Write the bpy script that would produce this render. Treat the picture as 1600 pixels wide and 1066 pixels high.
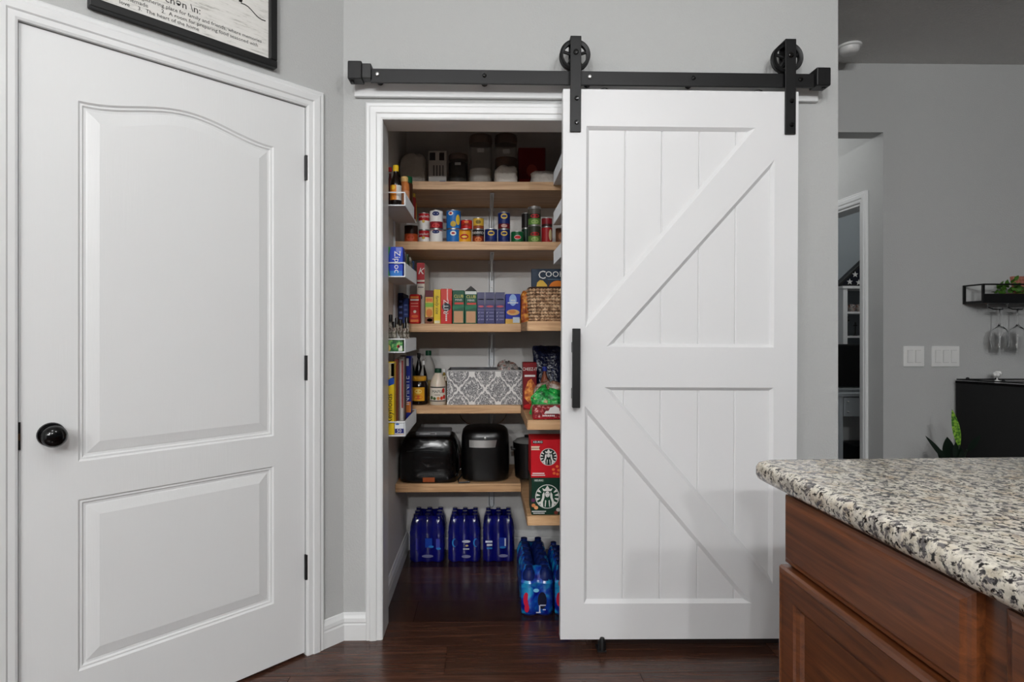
import bpy, math, random
from mathutils import Vector, Matrix
random.seed(7)
for o in list(bpy.data.objects): bpy.data.objects.remove(o, do_unlink=True)
SC = bpy.context.scene; COL = SC.collection
PI = math.pi
# ------------------------------------------------------------------ camera, world, lights, exposure
F, CX, CY, YAW, CAMH = 905., 776., 518., math.radians(1.0), 1.2
cam_d = bpy.data.cameras.new('camera'); cam = bpy.data.objects.new('camera', cam_d); COL.objects.link(cam)
cam.location = (0, 0, CAMH); cam.rotation_euler = (PI/2, 0, -YAW)
cam_d.sensor_width = 36; cam_d.lens = 36*F/1600
cam_d.shift_x = (800-CX)/1600; cam_d.shift_y = -(533-CY)/1600; cam_d.clip_start = .02
SC.camera = cam
wd = bpy.data.worlds.new('world'); SC.world = wd; wd.use_nodes = True
wd.node_tree.nodes['Background'].inputs[0].default_value = (.86, .94, 1, 1)
wd.node_tree.nodes['Background'].inputs[1].default_value = .06
ZC = 2.745
def can_or_fill_light(x, y, p, size=.055, z=2.63, col=(.985, .995, 1)):
    l = bpy.data.lights.new('ceiling_or_fill_lamp', 'POINT'); l.shadow_soft_size = size; l.energy = p; l.color = col
    o = bpy.data.objects.new('ceiling_or_fill_lamp', l); COL.objects.link(o); o.location = (x, y, z)
for (x, y, p) in ((.80, .45, 13), (-.50, .33, 10), (-.62, -1.6, 58), (.80, -1.6, 60), (-1.3, -3.6, 110), (-.2, -3.6, 110)): can_or_fill_light(x, y, p)
can_or_fill_light(3.0, 3.9, 7, .1, 2.45)  # added unseen lamp, brightens the study beyond the hall doorway
can_or_fill_light(1.62, 3.95, 5, .06, 2.45)
vs = SC.view_settings; vs.view_transform = 'Standard'; vs.look = 'None'; vs.gamma = 1; vs.use_curve_mapping = False; vs.exposure = .22
# ------------------------------------------------------------------ pixel helpers (1600 x 1066 frame)
_S, _C = math.sin(YAW), math.cos(YAW)
def ray(px, py):
    u, v = (px-CX)/F, -(py-CY)/F
    return (u*_C+_S, -u*_S+_C, v)
def at(px, py, y):
    r = ray(px, py); t = y/r[1]; return Vector((r[0]*t, y, CAMH+r[2]*t))
def PX(px, y): return at(px, 500, y).x
def PZ(py, y, px=740): return at(px, py, y).z
# ------------------------------------------------------------------ materials
MATS = {}
def srgb(c):
    f = lambda v: v/12.92 if v <= .04045 else ((v+.055)/1.055)**2.4
    return tuple(f(x/255.) for x in c)+(1,)
def base(name, rgb=(200, 200, 200), rough=.5, metal=0, **kw):
    m = bpy.data.materials.new(name); m.use_nodes = True; b = m.node_tree.nodes['Principled BSDF']
    b.inputs['Base Color'].default_value = srgb(rgb); b.inputs['Roughness'].default_value = rough; b.inputs['Metallic'].default_value = metal
    for k, v in kw.items(): b.inputs[k.replace('_', ' ')].default_value = v
    MATS[name] = m; return m
def nd(m, t, **kw):
    n = m.node_tree.nodes.new(t)
    for k, v in kw.items():
        if k in n.inputs: n.inputs[k].default_value = v
        else: setattr(n, k, v)
    return n
def lk(m, a, b): m.node_tree.links.new(a, b)
def bsdf(m): return m.node_tree.nodes['Principled BSDF']
def coords(m, scale=(1, 1, 1), kind='Object'):
    tc = nd(m, 'ShaderNodeTexCoord'); mp = nd(m, 'ShaderNodeMapping'); mp.inputs['Scale'].default_value = scale
    lk(m, tc.outputs[kind], mp.inputs['Vector']); return mp.outputs['Vector']
def noise(m, vec, scale, detail=3, rough=.55, dist=0):
    n = nd(m, 'ShaderNodeTexNoise'); n.inputs['Scale'].default_value = scale; n.inputs['Detail'].default_value = detail
    n.inputs['Roughness'].default_value = rough; n.inputs['Distortion'].default_value = dist; lk(m, vec, n.inputs['Vector']); return n.outputs['Fac']
def ramp(m, fac, stops, interp='LINEAR'):
    r = nd(m, 'ShaderNodeValToRGB'); r.color_ramp.interpolation = interp; e = r.color_ramp.elements
    while len(e) < len(stops): e.new(.5)
    for i, (p, c) in enumerate(stops): e[i].position = p; e[i].color = srgb(c) if len(c) == 3 else c
    lk(m, fac, r.inputs['Fac']); return r.outputs['Color']
def bump(m, h, strength=.2, dist=.002):
    b = nd(m, 'ShaderNodeBump'); b.inputs['Strength'].default_value = strength; b.inputs['Distance'].default_value = dist
    lk(m, h, b.inputs['Height']); lk(m, b.outputs['Normal'], bsdf(m).inputs['Normal'])
def mix(m, fac, a, b):
    n = nd(m, 'ShaderNodeMix', data_type='RGBA'); lk(m, fac, n.inputs[0])
    for s, i in ((a, 6), (b, 7)):
        if isinstance(s, tuple): n.inputs[i].default_value = srgb(s)
        else: lk(m, s, n.inputs[i])
    return n.outputs[2]
def plaster(name, rgb, bs=.35, sc=140, bd=.003):
    m = base(name, rgb, .75); v = coords(m); bump(m, noise(m, v, sc, 3, .6), bs, bd); return m
wall_m = plaster('wall_paint', (190, 191, 190), .6)
plaster('ceiling_paint', (232, 231, 228), 1., 70, .012)
pan_m = plaster('pantry_paint', (224, 222, 219), .2)
m = base('white_trim', (232, 233, 233), .35)
m = base('white_door', (233, 234, 234), .38); v = coords(m, (70, 70, 3)); bump(m, noise(m, v, 3, 4, .6, .6), .16, .0016)
m = base('barn_white', (232, 232, 233), .4); v = coords(m, (30, 30, 4)); bump(m, noise(m, v, 3, 3), .04, .001)
m = base('black_iron', (21, 21, 22), .48, .3); v = coords(m); bump(m, noise(m, v, 220, 2), .15, .0006)
base('black_gloss', (4, 4, 5), .14); m = base('black_vinyl', (4, 4, 5), .2); v = coords(m, (1, 1, 2.2)); bump(m, noise(m, v, 9, 2, .45, .4), .35, .012); base('black_satin', (8, 8, 9), .45); base('black_plastic', (4, 4, 5), .3)
base('steel', (205, 205, 203), .4, 1); base('chrome', (225, 225, 225), .15, 1); base('dark_bronze', (92, 70, 52), .4, .7)
base('white_plastic', (236, 236, 234), .35); base('wire_white', (226, 229, 232), .4)
def wood(name, lo, mid, hi, rough, sx, per_obj=0., coat=0., axis='X', bs=.08):
    m = base(name, mid, rough); sc = {'X': (1.2*sx, 22*sx, 22*sx), 'Y': (22*sx, 1.2*sx, 22*sx), 'Z': (22*sx, 22*sx, 1.2*sx)}[axis]
    tc = nd(m, 'ShaderNodeTexCoord'); oi = nd(m, 'ShaderNodeObjectInfo'); add = nd(m, 'ShaderNodeVectorMath', operation='ADD')
    sm = nd(m, 'ShaderNodeVectorMath', operation='SCALE'); sm.inputs[3].default_value = 37
    cb = nd(m, 'ShaderNodeCombineXYZ')
    for i in range(3): lk(m, oi.outputs['Random'], cb.inputs[i])
    lk(m, cb.outputs[0], sm.inputs[0]); lk(m, tc.outputs['Object'], add.inputs[0]); lk(m, sm.outputs[0], add.inputs[1])
    mp = nd(m, 'ShaderNodeMapping'); mp.inputs['Scale'].default_value = sc; lk(m, add.outputs[0], mp.inputs['Vector'])
    n = noise(m, mp.outputs['Vector'], 1.6, 6, .62, 1.2)
    c = ramp(m, n, [(.3, lo), (.52, mid), (.75, hi)])
    if per_obj:
        mr = nd(m, 'ShaderNodeMapRange'); mr.inputs['To Min'].default_value = 1-per_obj; mr.inputs['To Max'].default_value = 1+per_obj
        lk(m, oi.outputs['Random'], mr.inputs['Value']); hs = nd(m, 'ShaderNodeHueSaturation'); lk(m, mr.outputs[0], hs.inputs['Value']); lk(m, c, hs.inputs['Color']); c = hs.outputs['Color']
    lk(m, c, bsdf(m).inputs['Base Color']); bump(m, n, bs, .001)
    bsdf(m).inputs['Coat Weight'].default_value = coat; bsdf(m).inputs['Coat Roughness'].default_value = .2
    return m
wood('floor_wood', (46, 28, 21), (65, 40, 30), (94, 61, 46), .24, 1.4, .62)
wood('pine', (176, 132, 90), (208, 166, 122), (226, 190, 148), .5, 1.5, .06)
wood('pine_shaded', (150, 116, 82), (186, 148, 110), (206, 170, 130), .55, 1.5, .06, axis='Y')  # darker copy of the pine, side-face shading put into the colour
wood('cherry', (58, 28, 12), (98, 53, 26), (126, 72, 38), .34, 1.3, .08, .35, axis='Y', bs=.03)
# granite
m = base('granite', (200, 195, 182), .12); v = coords(m, (1, 1, 1))
n1 = noise(m, v, 62, 5, .65, .5); n2 = noise(m, v, 120, 4, .62, .4); n3 = noise(m, v, 34, 4, .6); n4 = noise(m, v, 20, 3)
c0 = ramp(m, n3, [(.36, (176, 168, 152)), (.5, (220, 214, 200)), (.64, (176, 170, 162))])
c1 = mix(m, ramp(m, n4, [(.52, (0, 0, 0)), (.7, (190, 190, 190))]), c0, (178, 150, 112))
c2 = mix(m, ramp(m, n1, [(.52, (0, 0, 0)), (.58, (255, 255, 255))]), c1, (98, 94, 94))
c3 = mix(m, ramp(m, n2, [(.545, (0, 0, 0)), (.60, (255, 255, 255))]), c2, (30, 26, 28))
lk(m, c3, bsdf(m).inputs['Base Color'])
# damask bin
m = base('damask', (150, 150, 150), .8); v = coords(m, (1, 1, 1)); sp = nd(m, 'ShaderNodeSeparateXYZ'); lk(m, v, sp.inputs[0])
def mth(m, op, a, b=None, c=None):
    n = nd(m, 'ShaderNodeMath', operation=op)
    for i, s in enumerate((a, b, c)):
        if s is None: continue
        if isinstance(s, (int, float)): n.inputs[i].default_value = s
        else: lk(m, s, n.inputs[i])
    return n.outputs[0]
cu = mth(m, 'COSINE', mth(m, 'MULTIPLY', sp.outputs[0], 2*PI/.128)); cv = mth(m, 'COSINE', mth(m, 'MULTIPLY', sp.outputs[2], 2*PI/.15))
cu3 = mth(m, 'COSINE', mth(m, 'MULTIPLY', sp.outputs[0], 6*PI/.064)); cv3 = mth(m, 'COSINE', mth(m, 'MULTIPLY', sp.outputs[2], 6*PI/.075))
l1 = mth(m, 'LESS_THAN', mth(m, 'ABSOLUTE', mth(m, 'ADD', mth(m, 'ADD', cu, cv), mth(m, 'MULTIPLY', cu3, .12))), .17)
nf = noise(m, v, 105, 1.5, .5, .8); l2 = mth(m, 'LESS_THAN', mth(m, 'ABSOLUTE', mth(m, 'SUBTRACT', nf, .5)), .022)
l3 = mth(m, 'LESS_THAN', mth(m, 'ABSOLUTE', mth(m, 'SUBTRACT', mth(m, 'ABSOLUTE', mth(m, 'ADD', mth(m, 'ADD', cu, cv), mth(m, 'MULTIPLY', mth(m, 'SUBTRACT', nf, .5), 1.6))), 1.0)), .10); l2 = mth(m, 'MAXIMUM', l2, l3)
pt = mth(m, 'MAXIMUM', l1, l2)
lk(m, mix(m, pt, (120, 119, 121), (232, 230, 227)), bsdf(m).inputs['Base Color'])
base('bin_inside', (84, 84, 86), .9)
glass_m = base('clear_glass', (255, 255, 255), .02, Transmission_Weight=1., IOR=1.45)
base('clear_plastic', (235, 235, 230), .12, Transmission_Weight=.85, IOR=1.2, Alpha=.55)
base('oil', (214, 180, 90), .08, Transmission_Weight=.7, IOR=1.35)
base('jug_milky', (214, 200, 182), .3, Subsurface_Weight=.2)
base('dark_liquid', (22, 12, 9), .12)
m = base('film_blue', (10, 14, 104), .1, Coat_Weight=.8); v = coords(m); bump(m, noise(m, v, 38, 3, .6, .6), .55, .006); m = base('film_cyan', (16, 104, 168), .12, Coat_Weight=.8); v = coords(m); bump(m, noise(m, v, 38, 3, .6, .6), .55, .006)
base('navy_bottle', (10, 14, 84), .12, Coat_Weight=.5)
m = base('leaf_dark', (10, 26, 15), .35); m = base('leaf_small', (72, 116, 40), .5)
m = base('leaf_bright', (96, 150, 40), .35); v = coords(m, (1, 1, 1)); lk(m, ramp(m, noise(m, v, 70, 3), [(.4, (50, 104, 30)), (.6, (150, 196, 70))]), bsdf(m).inputs['Base Color'])
m = base('seagrass', (150, 116, 84), .75); v = coords(m, (1, 1, 1)); lk(m, ramp(m, noise(m, v, 60, 3), [(.35, (120, 88, 64)), (.5, (186, 150, 116)), (.66, (226, 198, 164))]), bsdf(m).inputs['Base Color'])
m = base('sign_board', (222, 220, 214), .7); v = coords(m, (3, 3, 22)); lk(m, ramp(m, noise(m, v, 5, 5, .7), [(.34, (186, 184, 178)), (.46, (226, 224, 219)), (.8, (236, 234, 230))]), bsdf(m).inputs['Base Color'])
m = base('terracotta', (176, 110, 92), .8); v = coords(m); lk(m, ramp(m, noise(m, v, 60, 4), [(.35, (140, 78, 64)), (.65, (192, 128, 108))]), bsdf(m).inputs['Base Color'])
m = base('paper_bag', (214, 206, 196), .55); v = coords(m); bump(m, noise(m, v, 45, 4, .6), .7, .01)
m = base('crinkle', (150, 146, 140), .3); v = coords(m); lk(m, ramp(m, noise(m, v, 60, 3), [(.4, (92, 86, 84)), (.5, (170, 166, 160)), (.62, (120, 70, 60))]), bsdf(m).inputs['Base Color']); bump(m, noise(m, v, 70, 3), .8, .006)
m = base('foil_navy', (14, 22, 52), .22); v = coords(m); bump(m, noise(m, v, 45, 3), .8, .008)
m = base('foil_green', (30, 150, 62), .2); v = coords(m); lk(m, ramp(m, noise(m, v, 30, 3), [(.36, (14, 84, 34)), (.5, (34, 160, 70)), (.6, (60, 190, 90)), (.66, (214, 190, 150))]), bsdf(m).inputs['Base Color']); bump(m, noise(m, v, 55, 3), .9, .01)
m = base('bread', (150, 118, 98), .25); v = coords(m); lk(m, ramp(m, noise(m, v, 28, 3), [(.38, (96, 52, 40)), (.5, (150, 112, 92)), (.62, (206, 196, 188))]), bsdf(m).inputs['Base Color']); bump(m, noise(m, v, 50, 3), .6, .006)
m = base('crackers', (206, 132, 52), .6); v = coords(m); lk(m, ramp(m, noise(m, v, 40, 3), [(.38, (150, 60, 22)), (.5, (214, 120, 40)), (.62, (240, 176, 84))]), bsdf(m).inputs['Base Color'])
m = base('mixed_print', (120, 110, 90), .5); v = coords(m); lk(m, ramp(m, noise(m, v, 55, 3, .6), [(.36, (26, 22, 20)), (.47, (120, 112, 96)), (.55, (196, 190, 178)), (.64, (92, 50, 34))]), bsdf(m).inputs['Base Color'])
m = base('green_print', (40, 110, 50), .35); v = coords(m); lk(m, ramp(m, noise(m, v, 38, 3, .6), [(.38, (16, 60, 26)), (.5, (40, 130, 56)), (.58, (150, 190, 110)), (.66, (120, 22, 24))]), bsdf(m).inputs['Base Color'])
m = base('red_print', (140, 30, 34), .35); v = coords(m); lk(m, ramp(m, noise(m, v, 70, 3, .6), [(.4, (92, 12, 20)), (.54, (160, 30, 40)), (.63, (216, 190, 184))]), bsdf(m).inputs['Base Color'])
def K(r, g, b, rough=.42):
    n = 'print_%d_%d_%d' % (r, g, b)
    return MATS[n] if n in MATS else base(n, (r, g, b), rough, Specular_IOR_Level=.22)
def M(x): return MATS[x] if isinstance(x, str) else (K(*x) if isinstance(x, tuple) else x)
# ------------------------------------------------------------------ mesh builder
class MB:
    def __init__(s): s.v = []; s.f = []; s.m = []
    def add(s, vs, fs, m=0):
        o = len(s.v); s.v += [tuple(p) for p in vs]; s.f += [tuple(o+i for i in f) for f in fs]; s.m += [m]*len(fs); return s
    def box(s, x0, x1, y0, y1, z0, z1, m=0):
        return s.add([(x0,y0,z0),(x1,y0,z0),(x1,y1,z0),(x0,y1,z0),(x0,y0,z1),(x1,y0,z1),(x1,y1,z1),(x0,y1,z1)],
                     [(3,2,1,0),(4,5,6,7),(0,1,5,4),(1,2,6,5),(2,3,7,6),(3,0,4,7)], m)
    def loft(s, rings, m=0, cap0=True, cap1=True, closed=True):
        n = len(rings[0]); o = len(s.v); vs = [p for r in rings for p in r]; fs = []
        for k in range(len(rings)-1):
            for i in range(n if closed else n-1):
                j = (i+1) % n; fs.append((k*n+i, k*n+j, (k+1)*n+j, (k+1)*n+i))
        if cap0: fs.append(tuple(range(n))[::-1])
        if cap1: fs.append(tuple((len(rings)-1)*n+i for i in range(n)))
        return s.add(vs, fs, m)
    def lathe(s, prof, n=20, c=(0, 0, 0), axis='Z', m=0, cap=True):
        rings = []
        for r, h in prof:
            ring = []
            for i in range(n):
                a = 2*PI*i/n; x, y = r*math.cos(a), r*math.sin(a)
                p = {'Z': (x, y, h), 'Y': (x, h, y), 'X': (h, x, y)}[axis]
                ring.append((p[0]+c[0], p[1]+c[1], p[2]+c[2]))
            rings.append(ring)
        return s.loft(rings, m, cap, cap)
    def tube(s, pts, r, n=8, m=0, closed=False):
        P = [Vector(p) for p in pts]; rings = []
        for i, p in enumerate(P):
            a = P[i-1] if (i > 0 or closed) else p; b = P[(i+1) % len(P)] if (i < len(P)-1 or closed) else p
            d = (b-a).normalized(); up = Vector((0, 0, 1)) if abs(d.z) < .9 else Vector((1, 0, 0))
            u = d.cross(up).normalized(); w = u.cross(d); rr = r[i] if isinstance(r, (list, tuple)) else r
            rings.append([p+(u*math.cos(2*PI*k/n)+w*math.sin(2*PI*k/n))*rr for k in range(n)])
        if closed: rings.append(rings[0])
        return s.loft(rings, m, not closed, not closed)
    def prism(s, poly, y0, y1, m=0, poly2=None):           # polygon in xz, from y0 (front) to y1 (back)
        p2 = poly2 or poly
        return s.loft([[(x, y0, z) for x, z in poly], [(x, y1, z) for x, z in p2]], m)
    def prism_z(s, poly, z0, z1, m=0): return s.loft([[(x, y, z0) for x, y in poly], [(x, y, z1) for x, y in poly]], m)
    def ball(s, c, rx, ry, rz, n=10, k=6, m=0):
        rings = []
        for j in range(k+1):
            t = PI*(.04+.92*j/k); rings.append([(c[0]+rx*math.sin(t)*math.cos(2*PI*i/n), c[1]+ry*math.sin(t)*math.sin(2*PI*i/n), c[2]-rz*math.cos(t)) for i in range(n)])
        return s.loft(rings, m)
    def build(s, name, mats, parent=None, loc=(0, 0, 0), rot=(0, 0, 0), smooth=False, bev=0, seg=2):
        me = bpy.data.meshes.new(name); me.from_pydata(s.v, [], s.f); 
        if not isinstance(mats, list): mats = [mats]
        for q in mats: me.materials.append(M(q))
        for p, mi in zip(me.polygons, s.m): p.material_index = mi; p.use_smooth = smooth
        import bmesh
        bm = bmesh.new(); bm.from_mesh(me); bmesh.ops.recalc_face_normals(bm, faces=bm.faces); bm.to_mesh(me); bm.free()
        me.update()
        if smooth:
            try: me.set_sharp_from_angle(angle=math.radians(42))
            except Exception: pass
        o = bpy.data.objects.new(name, me); COL.objects.link(o); o.location = loc; o.rotation_euler = rot; o.parent = parent
        if bev:
            b = o.modifiers.new('edge', 'BEVEL'); b.width = bev; b.segments = seg; b.limit_method = 'ANGLE'; b.angle_limit = math.radians(40)
        return o
def tag(o, label=None, cat=None, group=None, kind=None):
    if label: o['label'] = label
    if cat: o['category'] = cat
    if group: o['group'] = group
    if kind: o['kind'] = kind
    return o
def empty(name, loc=(0, 0, 0), rz=0, rot=None):
    o = bpy.data.objects.new(name, None); COL.objects.link(o); o.location = loc; o.rotation_euler = rot or (0, 0, rz); o.empty_display_size = .05; return o
def thing(name, label, cat, loc=(0, 0, 0), rz=0, group=None, rot=None): return tag(empty(name, loc, rz, rot), label, cat, group)
def box(name, x0, x1, y0, y1, z0, z1, mat, parent=None, bev=0, **k): return MB().box(x0, x1, y0, y1, z0, z1).build(name, mat, parent, bev=bev, **k)
def struct(o, label=None): return tag(o, label, None, None, 'structure')
TXT = {}
def text(parent, s, x, y, z, size, mat, rot=0, align='CENTER', name='lettering', wrap_r=0, shear=0, sx=1):
    """flat lettering in the local xz plane, facing -y"""
    key = (s, align, shear)
    if key not in TXT:
        c = bpy.data.curves.new('t', 'FONT'); c.body = s; c.align_x = align; c.align_y = 'CENTER'; c.size = 1; c.shear = shear; c.resolution_u = 2
        o = bpy.data.objects.new('t', c); COL.objects.link(o); bpy.context.view_layer.update()
        me = bpy.data.meshes.new_from_object(o.evaluated_get(bpy.context.evaluated_depsgraph_get())); bpy.data.objects.remove(o, do_unlink=True); TXT[key] = me
    src = TXT[key]; vs = []; ca, sa = math.cos(rot), math.sin(rot)
    for v in src.vertices:
        a, b = v.co.x*size*sx, v.co.y*size; a, b = a*ca-b*sa, a*sa+b*ca
        if wrap_r: t = (a)/wrap_r; vs.append((x+wrap_r*math.sin(t), y-wrap_r*math.cos(t), z+b))
        else: vs.append((x+a, y, z+b))
    me = bpy.data.meshes.new(name); me.from_pydata(vs, [], [tuple(p.vertices) for p in src.polygons]); me.materials.append(M(mat))
    o = bpy.data.objects.new(name, me); COL.objects.link(o); o.parent = parent; return o
# ------------------------------------------------------------------ room shell
YW, XE, XC, WT = 2.27, 1.392, -.558, .12      # pantry wall face, its free end, corner with the angled wall, wall thickness
YF, ZC = 3.30, 2.745                          # far wall face, ceiling
OL, OR, OT = -.418, .36, 2.039                # pantry opening
PLX, PRX, PBY, PCZ = -.44, .42, 3.2, 2.44     # pantry inner faces
floor = struct(box('floor', -4, 4.6, -4.5, 6.2, -.06, -.009, 'floor_wood'), 'dark brown wood plank floor')
PLW, PLL = .185, 1.22
pm = MB().box(.001, PLL-.001, .001, PLW-.001, -.012, 0).build('plank', 'floor_wood', floor)
first = True
for r in range(-2, 17):
    y = .176+r*PLW; off = (r*.437 % 1)*PLL
    for k in range(-2, 4):
        x = k*PLL+off-.6
        if y > 2.2 and (x > .45): continue
        if x+PLL < -2.3: continue
        o = pm if first else pm.copy()
        if not first: COL.objects.link(o)
        first = False; o.location = (x, y, 0)
for k in range(2, 5):
    for r in range(12, 26):
        y = .176+r*PLW; x = 1.4+(k-2)*PLL-(r*.437 % 1)*.8*(k > 2)
        if r > 16 and k > 3: continue
        o = pm.copy(); COL.objects.link(o); o.location = (x, y, 0) if y < 5 else (x, y, 0)
struct(box('ceiling', -4, 4.6, -4.5, 6.2, ZC, ZC+.1, 'ceiling_paint'), 'rough textured ceiling')
w = MB(); w.box(XC-.05, OL, YW, YW+WT, 0, ZC); w.box(OR, XE, YW, YW+WT, 0, ZC); w.box(OL, OR, YW, YW+WT, OT, ZC)
struct(w.build('wall_front', 'wall_paint'), 'grey orange-peel wall around the pantry opening')
struct(box('wall_pantry_left', PLX-.1, PLX, YW+WT, PBY+.1, 0, PCZ, 'pantry_paint'))
struct(box('wall_pantry_right', PRX, PRX+.1, YW+WT, PBY+.1, 0, PCZ, 'pantry_paint'))
struct(box('wall_pantry_back', PLX, PRX, PBY, PBY+.1, 0, PCZ, 'pantry_paint'))
struct(box('ceiling_pantry', PLX-.1, PRX+.1, YW+WT, PBY+.1, PCZ, PCZ+.06, 'pantry_paint'))
struct(box('wall_hall_left', XE-.12, XE, YW+WT, 5.6, 0, ZC, 'wall_paint'))
HX = 2.287
w = MB(); w.box(XE, HX, YF, YF+.11, 2.348, ZC); w.box(HX, 4.6, YF, YF+.11, 0, ZC)
struct(w.build('wall_far', 'wall_paint'), 'grey far wall with a hall opening')
DY0, DY1, DT = 3.495, 4.30, 1.985             # hall door opening
w = MB(); w.box(HX, HX+.11, YF+.11, DY0, 0, ZC); w.box(HX, HX+.11, DY1, 5.6, 0, ZC); w.box(HX, HX+.11, DY0, DY1, DT, ZC)
struct(w.build('wall_hall_right', 'wall_paint'))
struct(box('wall_hall_end', XE-.12, 4.6, 5.6, 5.7, 0, ZC, 'wall_paint'))
study = plaster('study_paint', (150, 158, 162), .2)
struct(box('wall_study_back', HX+.11, 4.6, 4.95, 5.05, 0, 2.6, 'study_paint'))
struct(box('wall_study_right', 4.5, 4.6, YF+.11, 4.95, 0, 2.6, 'study_paint'))
struct(box('ceiling_study', XE, 4.6, YF+.11, 5.6, 2.6, 2.66, 'ceiling_paint'))
struct(box('wall_side', -2.22, -2.1, -4.5, .75, 0, ZC, 'wall_paint'))
# angled wall: local frame, x grows towards the corner, -y faces the room
A = lambda: (XC, YW, 0)
R45 = math.radians(45)
D0, D1, DTOP = -.984, -.160, 2.030
w = MB(); w.box(-2.2, D0-.002, 0, WT, 0, ZC); w.box(D1+.002, .03, 0, WT, 0, ZC); w.box(D0-.002, D1+.002, 0, WT, DTOP+.002, ZC)
struct(w.build('wall_left', 'wall_paint', loc=A(), rot=(0, 0, R45)), 'grey angled wall with a white panel door')
struct(box('door_light_block', D0-.1, D1+.1, WT+.002, WT+.05, -.01, 2.2, 'black_satin', loc=A(), rot=(0, 0, R45)))  # unseen black panel, added to stop light leaking through the door gaps
# ------------------------------------------------------------------ mouldings
CPROF = [(0, 0), (0, .009), (.006, .012), (.02, .013), (.024, .017), (.044, .019), (.05, .015), (.058, .016), (.063, .012), (.063, 0)]
def casing(name, x0, x1, top, width, loc, rz, left=True, right=True, parent=None):
    s = width/.063; mb = MB()
    pts = ([(x0, 0, -1, 0), (x0, top, -1, 1)] if left else [(x0, top, 0, 1)]) + ([(x1, top, 1, 1), (x1, 0, 1, 0)] if right else [(x1, top, 0, 1)])
    rings = [[(px+ox*d*s, -h, pz+oz*d*s) for d, h in CPROF] for px, pz, ox, oz in pts]
    mb.loft(rings); return mb.build(name, 'white_trim', parent, loc, (0, 0, rz))
struct(casing('trim_1', D0-.0025, D1+.0025, DTOP+.0025, .067, A(), R45), 'white moulded casing around the two-panel door')
struct(casing('trim_2', OL+.0135, OR-.0135, OT-.0135, .065, (0, YW, 0), 0), 'white moulded casing around the pantry opening')
j = MB(); j.box(OL-.001, OL+.014, YW-.002, YW+WT+.004, 0, OT); j.box(OR-.014, OR+.001, YW-.002, YW+WT+.004, 0, OT); j.box(OL, OR, YW-.002, YW+WT+.004, OT-.014, OT+.001)
struct(j.build('trim_3', 'white_trim'), 'white jamb lining of the pantry opening')
j = MB(); j.box(D0-.02, D0+.012, .042, .1, 0, DTOP); j.box(D1-.012, D1+.02, .042, .1, 0, DTOP); j.box(D0, D1, .042, .1, DTOP-.012, DTOP+.02)
struct(j.build('trim_4', 'white_trim', loc=A(), rot=(0, 0, R45)))
struct(box('trim_5', -.52, 1.296, YW-.02, YW, 2.108, 2.172, 'white_trim', bev=.004, rot=(0, math.radians(.2), 0)), 'white backing board behind the black door track')
struct(casing('trim_6', -DY1, -DY0, DT, .063, (HX, 0, 0), -PI/2), 'white casing of the hall doorway')
struct(MB().box(HX-.001, HX+.115, DY0-.001, DY0+.014, 0, DT).box(HX-.001, HX+.115, DY1-.014, DY1, 0, DT).box(HX-.001, HX+.115, DY0, DY1, DT-.014, DT+.001).build('trim_7', 'white_trim'))
BPROF = [(0, 0), (.014, 0), (.014, .06), (.012, .066), (.014, .072), (.012, .085), (.006, .095), (.004, .102), (0, .104)]
def baseboard(name, pts, mat='white_trim'):           # polyline on the floor; board on its right side
    P = [Vector((x, y)) for x, y in pts]; rings = []
    for i, p in enumerate(P):
        ds = []
        if i > 0: ds.append((P[i]-P[i-1]).normalized())
        if i < len(P)-1: ds.append((P[i+1]-P[i]).normalized())
        ns = [Vector((d.y, -d.x)) for d in ds]; n = sum(ns, Vector((0, 0))).normalized(); k = 1/max(.3, n.dot(ns[0]))
        rings.append([(p.x+n.x*d*k, p.y+n.y*d*k, z) for d, z in BPROF])
    return struct(MB().loft(rings).build(name, mat))
c45 = math.sqrt(.5)
baseboard('baseboard_left', [(XC-.094*c45, YW-.094*c45), (XC, YW), (OL-.051, YW)])
baseboard('baseboard_pantry_left', [(PLX, YW+WT), (PLX, PBY), (PRX, PBY), (PRX, YW+WT)])
baseboard('baseboard_far', [(HX, YF), (4.5, YF)])
baseboard('baseboard_front', [(OR+.076, YW), (XE, YW), (XE, 5.5)])
# ------------------------------------------------------------------ two-panel door (angled wall)
door = struct(empty('door_1', A(), R45), 'white two-panel door with arched top panel and black knob'); DFY = .004
def arch(u): return .5-.5*math.cos(2*PI*u)
PXL, PXR = -.852, -.278
def outline(i, zb, zt, rise, n=24):
    l, r = PXL+i, PXR-i
    return [(l, zb+i), (r, zb+i)] + [(r+(l-r)*k/n, zt-i+rise*arch(k/n)) for k in range(n+1)]
RINGS = [(0, 0), (.005, .005), (.010, .0045), (.014, .009), (.020, .0095), (.024, .008), (.052, .0015)]
mb = MB(); y0 = DFY
def quad(x0, x1, z0, z1): mb.add([(x0, y0, z0), (x1, y0, z0), (x1, y0, z1), (x0, y0, z1)], [(0, 1, 2, 3)])
Z0, ZB1, ZT1, ZB2, ZT2, RISE = .010, .230, .720, .828, 1.858, .048
quad(D0, PXL, Z0, DTOP); quad(PXR, D1, Z0, DTOP); quad(PXL, PXR, Z0, ZB1); quad(PXL, PXR, ZT1, ZB2)
n = 24
for k in range(n):
    a, b = PXL+(PXR-PXL)*k/n, PXL+(PXR-PXL)*(k+1)/n
    mb.add([(a, y0, ZT2+RISE*arch(k/n)), (b, y0, ZT2+RISE*arch((k+1)/n)), (b, y0, DTOP), (a, y0, DTOP)], [(0, 1, 2, 3)])
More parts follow.
